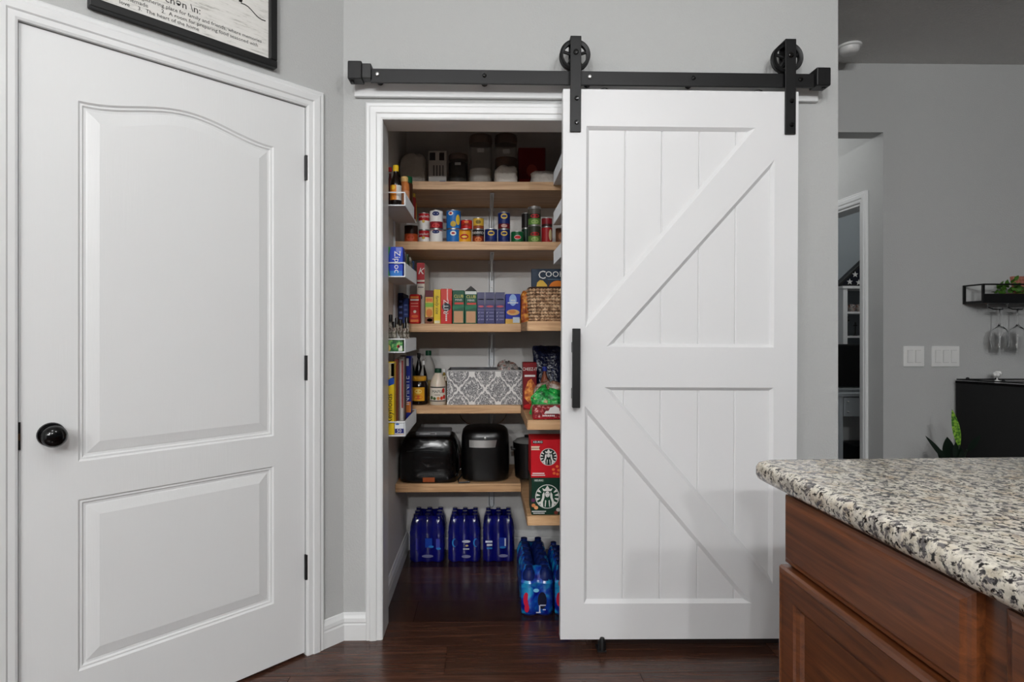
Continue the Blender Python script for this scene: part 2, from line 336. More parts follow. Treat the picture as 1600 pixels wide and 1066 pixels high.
mb.add([(D0, y0, Z0), (D1, y0, Z0), (D1, y0, DTOP), (D0, y0, DTOP), (D0, .04, Z0), (D1, .04, Z0), (D1, .04, DTOP), (D0, .04, DTOP)],
       [(4, 5, 6, 7), (0, 1, 5, 4), (1, 2, 6, 5), (2, 3, 7, 6), (3, 0, 4, 7)])
mb.build('door_slab', 'white_door', door)
for zb, zt, rise in ((ZB1, ZT1, 0), (ZB2, ZT2, RISE)):
    p = MB(); p.loft([[(x, y0+d, z) for x, z in outline(i, zb, zt, rise)] for i, d in RINGS], 0, False, True); p.build('door_panel', 'white_door', door)
kn = MB().lathe([(.0, 0), (.030, 0), (.033, -.004), (.031, -.009), (.014, -.011), (.011, -.03), (.020, -.036), (.029, -.046), (.030, -.054), (.024, -.064), (.010, -.069), (0, -.070)], 28, (0, 0, 0), 'Y')
kn.build('knob', 'black_gloss', door, (-.914, y0, .915), smooth=True)
box('latch_plate', D0-.004, D0+.004, -.002, .02, .882, .956, 'black_iron', door); box('latch_bolt', D0-.005, D0+.003, -.004, .01, .908, .926, 'dark_bronze', door)
for z in (1.805, 1.065, .328):
    h = MB().lathe([(.0065, -.046), (.0065, .046)], 10, (0, -.004, 0)).box(-.004, .012, -.003, .004, -.045, .045).build('hinge', 'black_iron', door, (D1+.002, 0, z))
# ------------------------------------------------------------------ framed kitchen sign above the door
SX0, SX1, SZ0, SZ1 = -.832, -.280, 2.126, 2.56
sign = thing('wall_sign', 'black framed whitewashed kitchen sign above the panel door', 'sign', (XC+(SX0+SX1)/2*c45, YW+(SX0+SX1)/2*c45, SZ0), R45)
sw, sh, fr = SX1-SX0, SZ1-SZ0, .026
box('sign_board', -sw/2+.01, sw/2-.01, -.014, -.001, .008, sh-.008, 'sign_board', sign)
for (a, b, c, d) in ((-sw/2, sw/2, 0, fr), (-sw/2, sw/2, sh-fr, sh), (-sw/2, -sw/2+fr, fr, sh-fr), (sw/2-fr, sw/2, fr, sh-fr)):
    box('frame_bar', a, b, -.03, -.0005, c, d, 'black_satin', sign, .003)
ink = (34, 32, 32); ty = -.0146
def st(s, x, z, size, al='LEFT', **k): text(sign, s, x, ty, z, size, ink, 0, al, **k)
st('love', -.200, .046, .0165); st('3.  The heart of the home', -.152, .046, .0165, sx=1.0); st('homemade', -.200, .063, .0165, sx=1.03); st('2.  A room for preparing food seasoned with', -.088, .063, .0165, sx=1.0)
st('1.  A gathering place for family and friends, where memories', .226, .081, .0165, 'RIGHT', sx=1.0); st('ki\u2022ch\u0259n \\n:', -.112, .106, .032)
st('Kitchen', .165, .225, .12, 'RIGHT', shear=.25)
fl = MB().tube([(.155+.012*k, ty, .186+.006*math.sin(k*.9)-.004*k) for k in range(8)], .0016, 6); fl.build('lettering', ink, sign)
# ------------------------------------------------------------------ barn door, hangers, track
BW, BH = .892, 2.068
barn = struct(empty('door_2', (.277, 2.17, .043), rot=(0, math.radians(.3), 0)), 'white sliding barn door with diagonal braces hanging from a black track')
L, R, T, Bz, M1, M0, CH = .088, .803, 1.930, .134, 1.100, .948, .012     # panel limits; mid rail M0..M1
xs = [L-.02, .238, .378, .521, .661, R+.02]
for i in range(5):
    x0, x1 = xs[i]+.0002, xs[i+1]-.0002
    MB().prism([(x0, .03), (x1, .03), (x1, BH-.03), (x0, BH-.03)], .014, .030, 0).build('board', 'barn_white', barn, bev=.0035, seg=1)
def piece(name, poly, poly2): MB().prism(poly, 0, .0135, 0, poly2).build(name, 'barn_white', barn)
def slab(name, x0, x1, z0, z1): box(name, x0, x1, .0135, .036, z0, z1, 'barn_white', barn)
rc = lambda a, b, c, d: [(a, c), (b, c), (b, d), (a, d)]
piece('stile', rc(0, L, 0, BH), rc(0, L+CH, 0, BH)); slab('stile_core', 0, L-.021, 0, BH)
piece('stile', rc(R, BW, 0, BH), rc(R-CH, BW, 0, BH)); slab('stile_core', R+.021, BW, 0, BH)
piece('top_rail', rc(L, R, T, BH), rc(L, R, T-CH, BH)); piece('middle_rail', rc(L, R, M0, M1), rc(L, R, M0-CH, M1+CH)); piece('bottom_rail', rc(L, R, 0, Bz), rc(L, R, 0, Bz+CH))
slab('rail_core', L-.021, R+.021, 0, .028); slab('rail_core', L-.021, R+.021, BH-.028, BH)
def brace(zb, zt, up):
    a, b = .072, .080                                    # brace corners along rail and stile
    if up:
        f = [(L, zb), (L+b, zb), (R, zt-.117), (R, zt), (R-a, zt), (L, zb+.07)]
        g = [(L, zb), (L+b+.018, zb), (R, zt-.117-.02), (R, zt), (R-a-.018, zt), (L, zb+.07+.02)]
    else:
        f = [(L, zt-.07), (R-b, zb), (R, zb), (R, zb+.073), (L+a, zt), (L, zt)]
        g = [(L, zt-.07-.02), (R-b-.018, zb), (R, zb), (R, zb+.073+.02), (L+a+.018, zt), (L, zt)]
    piece('brace', f, g)
brace(M1, T, True); brace(Bz, M0, False)
hd = MB().box(-.014, .014, -.052, -.028, 0, .292).build('handle', 'black_iron', barn, (.048, 0, .876), bev=.002)
for z in (.05, .222): MB().box(-.012, .012, -.03, 0, z-.019, z+.019).build('handle_post', 'black_iron', hd)
for x in (.158, .745): MB().lathe([(.017, 0), (.017, .006), (.008, .011), (0, .012)], 14).build('anti_jump_disc', 'black_iron', barn, (x, .018, BH), smooth=True)
RY = .022                                                # wheel and track plane behind the door face
for hx in (.046, .858):
    zt = 2.262; b0 = 1.905
    hg = MB().box(-.0205, .0205, -.008, -.002, b0, zt).build('roller_hanger', 'black_iron', barn, (hx, 0, 0), bev=.0015)
    MB().box(-.0205, .0205, -.008, RY+.022, zt-.004, zt+.003).build('strap_bend', 'black_iron', hg, bev=.002)
    MB().box(-.0205, .0205, RY+.016, RY+.022, zt-.085, zt).build('strap_back', 'black_iron', hg)
    wz = 2.203; wr = .058
    MB().lathe([(wr-.014, -.009), (wr-.003, -.010), (wr, -.012), (wr, -.006), (wr-.005, -.003), (wr-.005, .003), (wr, .006), (wr, .012), (wr-.003, .010), (wr-.014, .009), (wr-.014, -.009)], 36, (0, RY, wz), 'Y', 0, False).build('wheel_rim', 'black_iron', hg, smooth=True)
    for k in range(5):
        a = 2*PI*k/5+.3; ca, sa = math.cos(a), math.sin(a)
        MB().tube([(ca*.008, RY, wz+sa*.008), (ca*(wr-.01), RY, wz+sa*(wr-.01))], .0062, 8).build('spoke', 'black_iron', hg)
    MB().lathe([(.013, RY-.012), (.013, RY+.012)], 16, (0, 0, wz), 'Y').build('hub', 'black_iron', hg)
    MB().lathe([(.010, -.008), (.010, -.013), (.007, -.015), (0, -.0155)], 12, (0, 0, wz), 'Y').build('axle_bolt', 'black_gloss', hg)
    for z in (b0+.035, b0+.125): MB().lathe([(.0085, -.008), (.0085, -.012), (.006, -.0145), (0, -.015)], 8, (.004, 0, z), 'Y').build('bolt', 'black_gloss', hg)
track = thing('door_track', 'black flat steel sliding-door track bolted above the pantry opening', 'door track', (.41, 2.192, 2.160), rot=(0, math.radians(.25), 0))
box('track_bar', -.846, .84, -.005, .005, -.026, .026, 'black_iron', track, .001)
for i, px in enumerate((590, 757, 921, 1083, 1250)):
    x = PX(px, 2.19)-.41
    MB().lathe([(.0125, .005), (.0125, .056)], 16, (x, 0, 0), 'Y').build('standoff', 'black_iron', track)
    MB().lathe([(.008, -.005), (.008, -.010), (.005, -.012), (0, -.0125)], 8, (x, 0, .004), 'Y').build('bolt', 'steel' if i in (0, 2) else 'black_gloss', track)
MB().box(-.928, -.876, -.026, .03, -.022, .046).build('end_stop', 'black_iron', track, bev=.004); MB().box(-.878, -.842, -.018, .022, -.016, .04).build('stop_bumper', 'black_satin', track, bev=.003)
MB().box(.838, .892, -.026, .03, -.026, .043).build('end_stop', 'black_iron', track, bev=.004)
for x in (-.915, .878): MB().lathe([(.007, -.03), (.007, -.022)], 8, (x, .0, 0)).build('set_screw', 'black_iron', track)
fg = thing('floor_guide', 'small black floor guide under the barn door', 'door guide', (.432, 2.178, 0))
MB().box(-.017, .017, -.022, .03, 0, .005).box(-.015, .015, -.018, -.011, 0, .04).build('bracket', 'black_iron', fg, bev=.001)
MB().lathe([(.012, .012), (.012, .045), (.008, .055), (0, .058)], 12, (0, -.022, 0)).build('roller', 'black_satin', fg, smooth=True)
# ------------------------------------------------------------------ kitchen island
isl = (.604, 1.288)
IR = math.radians(1.6)
ct = MB(); th = .043; prof = [(.012, -th), (.003, -th+.006), (0, -th+.014), (0, -.014), (.004, -.005), (.014, 0)]
def rrect(i, z, x1=1.25, y1=-1.9, r=.03):
    pts = []
    for cx, cy, a0 in ((i+r, -i-r, 90), (i+r, y1+i+r, 180), (x1-i-r, y1+i+r, 270), (x1-i-r, -i-r, 0)):
        for k in range(6): a = math.radians(a0+18*k); pts.append((cx+r*math.cos(a), cy+r*math.sin(a), z))
    return pts
ct.loft([rrect(i, z) for i, z in prof])
tag(ct.build('granite_countertop', 'granite', loc=(isl[0]-.012, isl[1], .915), rot=(0, 0, IR), smooth=True), 'speckled cream and black granite countertop on the wooden island', 'countertop')
cab = thing('island_cabinet', 'reddish brown wooden island base cabinet with drawer and panel door', 'cabinet', (isl[0]-.012, isl[1], 0), IR)
FX = .030                                                # face-frame plane (local x), fronts proud towards -x
box('cabinet_body', FX, 1.1, -1.8, -.110, .0, .872, 'cherry', cab)
def front(name, y0, y1, z0, z1, rings, parent=cab):
    mb = MB(); rr = []
    for i, d in rings: rr.append([(FX-d, y0-i, z0+i), (FX-d, y1+i, z0+i), (FX-d, y1+i, z1-i), (FX-d, y0-i, z1-i)])
    mb.loft(rr); return mb.build(name, 'cherry', parent)
DR = [(0, .0), (0, .012), (.004, .015), (.010, .016), (.012, .018), (.016, .021), (.02, .021)]
DD = [(0, 0), (0, .020), (.003, .026), (.010, .029), (.013, .027), (.056, .027), (.058, .022), (.066, .019), (.070, .012), (.1, .012)]
DP = [(0, .0), (0, .012), (.0105, .0125)]
for y0, y1 in ((-.112, -.560), (-.602, -1.04), (-1.09, -1.52)):
    front('drawer_front', y0, y1, .728, .866, DR); dd = front('cabinet_door', y0+.003, y1, .11, .722, DD)
# ------------------------------------------------------------------ pantry shelves
YS, YB = 2.79, PBY                                       # front of back shelves
S = [1.922, 1.633, 1.237, .844, .466]; ST = .040
names = ['top pine shelf on the pantry back wall, dry goods canisters on it', 'second pine shelf on the pantry back wall, holding food cans', 'third pine shelf on the pantry back wall, holding cracker boxes',
         'fourth pine shelf on the pantry back wall, holding a patterned bin', 'lowest pine shelf on the pantry back wall, holding black appliances']
bx = PX(768, 3.19)
for i, z in enumerate(S):
    x0 = PLX+.002; sh = thing('pantry_shelf', names[i], 'shelf', (0, YS, z-ST), group='pine shelves on the pantry back wall')
    x1 = PRX-.002 if i < 2 else .166
    MB().box(x0, x1, 0, YB-YS-.002, 0, ST).build('shelf_board', 'pine', sh, bev=.002)
    br = MB().box(bx-.019, bx+.019, YB-YS-.004, YB-YS-.001, -.20, -.002); br.box(bx-.010, bx+.010, .05, YB-YS-.002, -.006, -.002)
    b = br.build('bracket', 'wire_white', sh)
    # pressed rib along the upright leg, rounded at its foot
    MB().tube([(bx-.013, YB-YS-.005, -.02), (bx-.013, YB-YS-.005, -.18), (bx-.008, YB-YS-.005, -.192), (bx, YB-YS-.005, -.197), (bx+.008, YB-YS-.005, -.192), (bx+.013, YB-YS-.005, -.18), (bx+.013, YB-YS-.005, -.02)], .0025, 6).build('bracket_rib', 'steel', b)
    MB().tube([(bx, YB-YS-.006, -.11), (bx, .07, -.008)], .004, 6).build('bracket_strut', 'steel', b)
    for zz in (-.05, -.15): MB().lathe([(.004, 0), (.003, -.002), (0, -.0025)], 8, (bx, YB-YS-.004, zz), 'Y').build('screw', 'steel', b)
YR = 2.38; SR = [1.242, .834, .44]
for i, z in enumerate(SR):
    sh = thing('pantry_shelf', ['upper pine side shelf holding a woven basket', 'middle pine side shelf holding snack bags', 'lower pine side shelf holding two coffee pod boxes'][i], 'shelf', (.17, YR, z-ST), group='pine shelves along the pantry side wall')
    MB().box(0, PRX-.172, 0, YB-YR-.003, 0, ST).build('shelf_board', 'pine', sh, bev=.002)
    MB().box(-.003, 0, .001, YB-YR-.003, .001, ST-.001).build('shaded_edge', 'pine_shaded', sh)  # thin darker layer, paints the shade on the shelf's side face
# ------------------------------------------------------------------ racks on the pantry side walls
def rack(label, xin, xout, levels, y0, y1):
    r = thing('wall_rack', label, 'rack', (xout, y0, 0)); d = xin-xout; sg = 1 if d > 0 else -1; ln = y1-y0
    for zb, zt in levels:
        a, b = (min(0, d), max(0, d)); h = zt-zb
        bk = MB().box(a, b, 0, ln, zb, zb+.004).build('basket', 'wire_white', r)
        MB().box(d-.0015, d+.0015, 0, ln, zb, zt).build('basket_side', 'wire_white', bk)
        wr = MB()
        for k in range(int(ln/.014)): wr.tube([(d+.0022*sg, .007+k*.014, zb), (d+.0022*sg, .007+k*.014, zt)], .0014, 5)
        wr.build('basket_wires', 'wire_white', bk)
        rim = MB().tube([(0, 0, zt), (d, 0, zt), (d, ln, zt), (0, ln, zt)], .0028, 6); rim.tube([(0, 0, zb+.002), (d, 0, zb+.002), (d, ln, zb+.002), (0, ln, zb+.002)], .0028, 6); rim.build('basket_rim', 'wire_white', bk)
    zs = [z for l in levels for z in l]
    for yy in (.04, ln-.05, ln-.02): MB().tube([(.003*sg, yy, min(zs)-.02), (.003*sg, yy, max(zs)+.06)], .003, 6).build('upright', 'wire_white', r)
    return r
LV = [(1.72, 1.775), (1.425, 1.484), (1.112, 1.168), (.766, .825)]
rack('white wall rack on the pantry side wall holding boxes and bottles', -.339, PLX+.001, LV, 2.402, 2.784)
rack('white wall rack partly hidden behind the barn door', .324, PRX-.001, [(1.905, 1.962), (1.712, 1.77), (1.522, 1.582)], 2.42, 2.784)
# ------------------------------------------------------------------ package helpers
DIM = {}
def carton(name, label, cat, p0, p1, yt, yf, d, z0, mat, group=None, rz=0, bev=.0015, z1=None):
    x0, x1 = PX(p0, yf), PX(p1, yf); z1 = z1 or PZ(yt, yf, (p0+p1)/2); w, h = x1-x0, z1-z0
    o = MB().box(-w/2, w/2, 0, d, 0, h).build(name, mat, loc=((x0+x1)/2, yf, z0+.0005), rot=(0, 0, rz), bev=bev, seg=1)
    DIM[o] = (w, h); return tag(o, label, cat, group)
def decal(o, u0, u1, v0, v1, mat, shape='rect', lift=1, name='printed_patch', pts=None):
    w, h = DIM[o]; X = lambda u: (u-.5)*w; y = -.0004-.0003*lift
    if shape == 'rect': P = [(X(u0), v0*h), (X(u1), v0*h), (X(u1), v1*h), (X(u0), v1*h)]
    elif shape == 'ell': P = [(X((u0+u1)/2+(u1-u0)/2*math.cos(2*PI*k/24)), h*((v0+v1)/2+(v1-v0)/2*math.sin(2*PI*k/24))) for k in range(24)]
    else: P = [(X(u), v*h) for u, v in pts]
    mb = MB(); mb.add([(x, y, z) for x, z in P], [tuple(range(len(P)))]); return mb.build(name, mat, o)
def words(o, s, u, v, size, mat=(240, 240, 238), rot=0, sx=1, lift=3, shear=0):
    w, h = DIM[o]; return text(o, s, (u-.5)*w, -.0004-.0003*lift, v*h, size, mat, rot, sx=sx, shear=shear)
def dashes(o, n, u, v, size, mat=(240, 240, 238), rot=0, lift=3):
    w, h = DIM[o]; mb = MB(); y = -.0004-.0003*lift; ca, sa = math.cos(rot), math.sin(rot)
    for k in range(n):
        a = (k-(n-1)/2)*size*.62; P = [(a-size*.24, -size*.26), (a+size*.24, -size*.26), (a+size*.24, size*.26), (a-size*.24, size*.26)]
        mb.add([((u-.5)*w+p*ca-q*sa, y, v*h+p*sa+q*ca) for p, q in P], [(0, 1, 2, 3)])
    return tag(mb.build('printed_line', mat, o), kind='stuff')
def rnd(name, label, cat, p0, p1, yt, yc, z0, prof, mat, group=None, n=24, mats=None, z1=None):
    """lathe thing; profile in (radius fraction, height fraction)"""
    x0, x1 = PX(p0, yc), PX(p1, yc); r = (x1-x0)/2; h = (z1 or PZ(yt, yc, (p0+p1)/2))-z0
    o = MB().lathe([(a*r, b*h) for a, b in prof], n).build(name, mat, loc=((x0+x1)/2, yc, z0+.0005), smooth=True); DIM[o] = (r, h); return tag(o, label, cat, group)
def band(o, f0, f1, mat, k=1.015, name='label_band', a0=0, a1=2*PI, n=24, prof=None):
    r, h = DIM[o]; mb = MB(); st = [f0+(f1-f0)*i/4 for i in range(5)]
    rr = [(prof(t) if prof else 1)*r*k for t in st]; full = a1-a0 > 6.2
    rings = [[(q*math.sin(a0+(a1-a0)*i/n), -q*math.cos(a0+(a1-a0)*i/n), t*h) for i in range(n if full else n+1)] for q, t in zip(rr, st)]
    mb.loft(rings, 0, False, False, full); return mb.build(name, mat, o, smooth=True)
def oval(o, v0, v1, half, mat, k=1.03, c=0, name='label_emblem', kk=None):
    r, h = DIM[o]; q = r*k; P = []
    for i in range(20): a = 2*PI*i/20; t = c+half*math.cos(a); P.append((q*math.sin(t), -q*math.cos(t), h*((v0+v1)/2+(v1-v0)/2*math.sin(a))))
    P.append((q*math.sin(c)*1.003, -q*math.cos(c)*1.003, h*(v0+v1)/2)); mb = MB(); mb.add(P, [(i, (i+1) % 20, 20) for i in range(20)]); return mb.build(name, mat, o)
CANP = [(.93, 0), (1, .01), (1, .03), (.965, .045), (.965, .955), (1, .97), (1, .99), (.96, 1), (.93, .985), (0, .98)]
def can(label, p0, p1, yt, z0, bands, emblem=None, yc=2.86, word=None, red=None, grp='food cans on the second pantry shelf'):
    o = rnd('food_can', label, 'can', p0, p1, yt, yc, z0, CANP, 'steel', grp)
    for a, b, c in bands: band(o, .045+a*.91, .045+b*.91, c, 1.0)
    for e in (emblem or []): oval(o, *e)
    if word: r, h = DIM[o]; text(o, word[0], 0, 0, word[1]*h, word[2], word[3], wrap_r=r*1.045, sx=word[4] if len(word) > 4 else 1)
    return o, z0+.0005+DIM[o][1]
WH, RD, BLU, NAV, GOLD, GRN, BRN = (228, 226, 222), (176, 26, 34), (28, 104, 178), (24, 38, 96), (206, 172, 70), (24, 92, 52), (52, 30, 22)
z2 = S[1]
can('wide brown can with orange label beside the side wall rack', 632, 653, 353, z2, [(0, .5, (196, 84, 40)), (.5, 1, BRN)], [(.1, .45, .6, (224, 96, 60))], word=None)
_, t = can('red and white soup can, lower of its stack', 654, 671, 361, z2, [(0, .45, WH), (.45, 1, RD)], [(.28, .5, .3, GOLD)], word=("Campbell's", .68, .016, WH))
can('red and white soup can, upper of its stack', 654, 671, 334, t, [(0, .55, WH), (.55, 1, RD)], [(.4, .58, .25, GOLD)], word=("Campbell's", .78, .016, WH))
_, t = can('white can with blue oval, lower of its stack', 671.5, 692, 359.6, z2, [(0, 1, WH), (.9, 1, RD)], [(.66, .92, .55, NAV)], word=None)
can('white and dark red can with blue oval, upper of its stack', 671.5, 692, 330, t, [(0, .38, (130, 24, 34)), (.38, 1, WH)], [(.68, .92, .55, NAV), (.06, .3, .6, (190, 60, 60))], word=None)
_, t = can('white can standing behind the blue oval stack, lower one', 684, 698, 361, z2, [(0, 1, WH), (.3, .5, RD)], None, 2.94)
can('white can standing behind the blue oval stack, upper one', 684, 698, 338, t, [(0, 1, WH), (.5, .8, RD)], None, 2.94)
_, t = can('bright blue can with white oval, lower of its stack', 697.5, 720, 359.6, z2, [(0, 1, BLU)], [(.5, .86, .42, WH), (.6, .76, .24, RD, 1.045)])
o, _ = can('bright blue can with yellow patch, upper of its stack', 697.5, 720, 330, t, [(0, 1, BLU)], [(.7, .92, .36, WH, 1.03, -.35), (.76, .86, .2, RD, 1.045, -.35), (.2, .75, .34, (226, 190, 60), 1.03, .7), (.1, .4, .4, (190, 160, 60), 1.035, 0)])
_, t = can('yellow can with red oval, lower of its stack', 715, 737, 359.6, z2, [(0, 1, (226, 160, 36)), (.86, 1, RD)], [(.25, .62, .6, RD), (.34, .5, .4, (240, 200, 80), 1.045)])
can('small red can on top of the yellow can', 720, 738, 345, t, [(0, 1, (184, 34, 32)), (.35, .6, (206, 90, 50))], [(.62, .86, .4, (214, 120, 60))])
_, t = can('dark sauce can with white lettering, lower of its stack', 738, 756.5, 359.6, z2, [(0, .5, (120, 44, 28)), (.5, 1, (26, 20, 20))], [(.05, .42, .6, (196, 110, 60))], word=('MANWICH', .72, .019, WH, .75))
can('small yellow and brown can on top of the dark sauce can', 739, 756, 342, t, [(0, .3, (140, 70, 40)), (.3, 1, (206, 166, 60))], [(.45, .8, .5, (120, 100, 40))])
can('single navy can with gold badge beside the dark sauce can', 757.5, 777, 359, z2, [(0, 1, NAV), (.0, .2, (60, 80, 150))], [(.5, .86, .55, GOLD), (.6, .76, .4, NAV, 1.045)])
_, t = can('navy can with gold badge, lower of its stack', 778, 797, 359.6, z2, [(0, 1, NAV), (0, .2, (60, 80, 150))], [(.5, .86, .55, GOLD), (.6, .76, .4, NAV, 1.045)])
can('navy and red can with gold badge, upper of its stack', 778, 797, 333, t, [(0, .3, (96, 24, 34)), (.3, 1, NAV)], [(.58, .9, .55, GOLD), (.67, .81, .4, NAV, 1.045), (.08, .28, .5, (190, 150, 140))])
can('short green can with red oval beside the navy stack', 798.5, 818, 363, z2, [(0, 1, GRN)], [(.3, .66, .55, WH), (.34, .62, .5, (190, 40, 44), 1.045)])
_, t = can('dark green can behind the short green can, lower one', 815, 829, 358, z2, [(0, 1, (18, 50, 34))], None, 2.95)
can('black can behind the short green can, upper one', 815, 829, 334, t, [(0, 1, (30, 26, 26))], None, 2.95)
_, t = can('green bean can, lower of its stack', 825, 845, 354, z2, [(0, .4, (96, 132, 64)), (.4, 1, (52, 58, 44))], [(.4, .62, .7, RD), (.08, .34, .6, (150, 176, 100))])
can('green bean can with bare steel top, upper of its stack', 825, 845, 324, t, [(0, .35, (96, 140, 64)), (.35, .62, (44, 50, 38)), (.62, .9, (90, 84, 76))], [(.38, .58, .7, (190, 44, 50)), (.06, .3, .6, (150, 180, 104))])
_, t = can('red can with cream side, lower of its stack', 846, 863, 356, z2, [(0, 1, (160, 34, 38))], [(.15, .85, .36, (214, 196, 150), 1.03, .6)])
can('dark red can, upper of its stack', 846, 863, 342, t, [(0, .3, (60, 26, 26)), (.3, 1, (130, 28, 36))])
can('brown can at the end of the can shelf by the barn door', 868, 883, 357, z2, [(0, 1, (110, 66, 44))], [(.2, .7, .5, (170, 110, 70))])
# ------------------------------------------------------------------ top shelf
z1 = S[0]; yt = 2.9
from mathutils import noise as mn
SACK = ((0, .90), (.03, .96), (.12, 1), (.3, 1.01), (.5, 1), (.66, .98), (.78, .95), (.87, .88), (.94, .74), (.98, .5), (1, .2))
POUCH = ((0, .90), (.04, .98), (.15, 1), (.3, 1), (.45, .98), (.6, .96), (.75, .95), (.86, .97), (.93, 1), (1, 1.03))
def bag(name, label, cat, p0, p1, ytop, yc, dp, z0, mat, group=None, lump=.12, z1=None, seed=1, form=SACK, flat=False):
    x0, x1 = PX(p0, yc), PX(p1, yc); w = (x1-x0)/2; h = (z1 or PZ(ytop, yc, (p0+p1)/2))-z0; rings = []; n = 44
    for f, s in form:
        ring = []; th = (1-f**2.2*.93) if flat else 1.
        for i in range(n):
            a = 2*PI*i/n; ca, sa = math.cos(a), math.sin(a); ss = s if not flat else s
            q = ss*(abs(ca)**4+abs(sa)**4)**(-1/4.)
            nz = mn.noise(Vector((ca*1.7+seed*3.1, sa*1.7, f*2.6)))*lump*1.5+mn.noise(Vector((ca*4+seed, sa*4, f*6)))*lump*.8
            k = .95*(1+nz*min(1, f*5))
            ring.append((w*q*ca*k, dp*q*sa*k*th, h*f*(1+(mn.noise(Vector((ca*1.5, sa*1.5+seed, 2)))*lump*.9 if f > .5 else 0))))
        rings.append(ring)
    o = MB().loft(rings).build(name, mat, loc=((x0+x1)/2, yc, z0+.0005), smooth=True); DIM[o] = (w*2, h); return tag(o, label, cat, group)
bag('rice_bag', 'large clear bag of white rice beside the white carton', 'bag', 625, 668, 243, 2.93, .06, z1, 'paper_bag', seed=3)
o = carton('food_carton', 'white carton with black printed panels on the top shelf', 'box', 669.5, 697.5, 236, 2.86, .07, z1, (206, 202, 196))
decal(o, .06, .38, .72, .95, (60, 58, 60)); decal(o, .6, .88, .72, .95, (60, 50, 46)); decal(o, .62, .95, .02, .12, (70, 110, 170))
for k in range(4): dashes(o, 7, .3+.17*k, .42, .012, (50, 48, 50), PI/2)
def canister(label, p0, p1, ytop, yc, fill, fillmat, lid='black_plastic', body='clear_plastic'):
    o = rnd('storage_canister', label, 'canister', p0, p1, ytop, yc, z1, [(.9, 0), (.97, .02), (1, .1), (1, .78), (.94, .84), (.94, .86)], body, 'canisters on the top shelf')
    r, h = DIM[o]
    MB().lathe([(0, 0), (.9*r, 0), (.95*r, .03*h), (.95*r, fill*h), (0, fill*h*1.03)], 24, (0, 0, .006)).build('contents', fillmat, o, smooth=True)
    MB().lathe([(.97*r, .83*h), (1*r, .85*h), (1*r, .96*h), (.93*r, h), (0, h)], 24).build('lid', lid, o, smooth=True)
    band(o, .62, .70, (200, 198, 194), 1.02, 'label', -.3, .3, 8); return o
o = canister('short dark canister with black contents beside the white carton', 701, 731, 243, 2.92, .7, (30, 22, 18), (120, 104, 96))
canister('tall clear canister half filled with flour', 733, 769, 214, 2.90, .30, (216, 212, 206), (112, 96, 88))
canister('tall clear canister standing behind a flour bag', 773, 808, 213, 2.97, .55, (84, 54, 38), (112, 96, 88))
bag('flour_bag', 'small cream flour bag in front of the tall canister', 'bag', 772, 809, 261, 2.855, .045, z1, 'paper_bag', seed=5)
o = carton('snack_carton', 'dark red carton standing at the end of the top shelf', 'box', 810, 852, 231, 2.95, .1, z1, (110, 26, 28)); decal(o, .3, .7, .3, .6, (150, 60, 50), 'ell'); decal(o, .05, .95, .02, .25, (160, 30, 36))
bag('flour_bag', 'low folded flour bag in front of the red carton', 'bag', 829, 868, 269, 2.86, .05, z1, 'paper_bag', seed=9)
# ------------------------------------------------------------------ third shelf: boxes
z3 = S[2]; g3 = 'boxes on the third pantry shelf'; yb = 2.825
for i, (a, b, tp, col) in enumerate(((622, 630, 458, (26, 34, 70)), (630, 638.5, 466, (44, 62, 124)))):
    o = carton('cereal_box', ['dark navy box deep beside the side wall rack', 'blue box between the navy box and the red carton'][i], 'box', a, b, tp, 2.87, .2, z3, col, g3)
    for k in range(4): decal(o, .2, .8, .15+.18*k, .22+.18*k, (90, 108, 170))
o = carton('drink_carton', 'red rounded carton with cream logo dot', 'box', 639.5, 656, 460, yb, .06, z3, (186, 30, 30), g3, bev=.006)
decal(o, .12, .88, .86, .93, (226, 130, 60)); decal(o, .1, .9, .78, .83, WH); decal(o, .15, .85, .68, .7, (230, 150, 130)); decal(o, .15, .85, .58, .6, (230, 150, 130)); decal(o, .38, .66, .36, .46, (236, 214, 196), 'ell'); decal(o, .2, .85, .2, .3, (220, 92, 44), 'ell'); decal(o, .12, .88, .06, .14, (222, 120, 60))
o = carton('cereal_box', 'tall narrow red and white cereal box, tallest on its shelf', 'box', 651.5, 663.5, 411, 2.90, .22, z3, (224, 214, 200), g3)
decal(o, 0, 1, .72, 1, (170, 26, 34)); decal(o, 0, 1, .66, .69, (150, 30, 40)); words(o, 'K', .5, .86, .045, WH, shear=.3); dashes(o, 4, .5, .6, .011, (90, 80, 80)); decal(o, .3, .7, .4, .48, (60, 56, 56), 'ell')
o = carton('cracker_box', 'burgundy and yellow snack box beside the yellow box', 'box', 664.5, 677, 454, yb, .15, z3, (216, 180, 90), g3)
decal(o, 0, 1, .8, 1, (98, 34, 44)); decal(o, .0, 1, .5, .62, (120, 170, 60)); decal(o, .1, .9, .66, .76, (226, 120, 60)); decal(o, .0, 1, 0, .2, (120, 66, 36)); decal(o, .1, .9, .2, .45, (206, 120, 50), 'ell'); decal(o, .2, .9, .06, .16, (230, 220, 196), 'ell')
o = carton('cracker_box', 'plain yellow box with sideways family size lettering', 'box', 677.8, 688.3, 452.5, yb, .19, z3, (222, 190, 40), g3); words(o, 'family size', .5, .55, .022, (50, 42, 30), -PI/2, shear=.2); decal(o, .1, .9, .01, .09, (226, 216, 180))
o = carton('cracker_box', 'red cracker box with sideways white lettering', 'box', 688.6, 706, 451.5, yb, .19, z3, (196, 40, 36), g3)
decal(o, .02, 1, .66, .98, (208, 66, 56)); decal(o, .12, .9, .36, .6, (30, 40, 46), 'ell'); words(o, 'RITZ', .5, .48, .034, WH, PI/2); dashes(o, 5, .5, .2, .014, WH, PI/2); dashes(o, 8, .6, .84, .012, (240, 200, 190), PI/2)
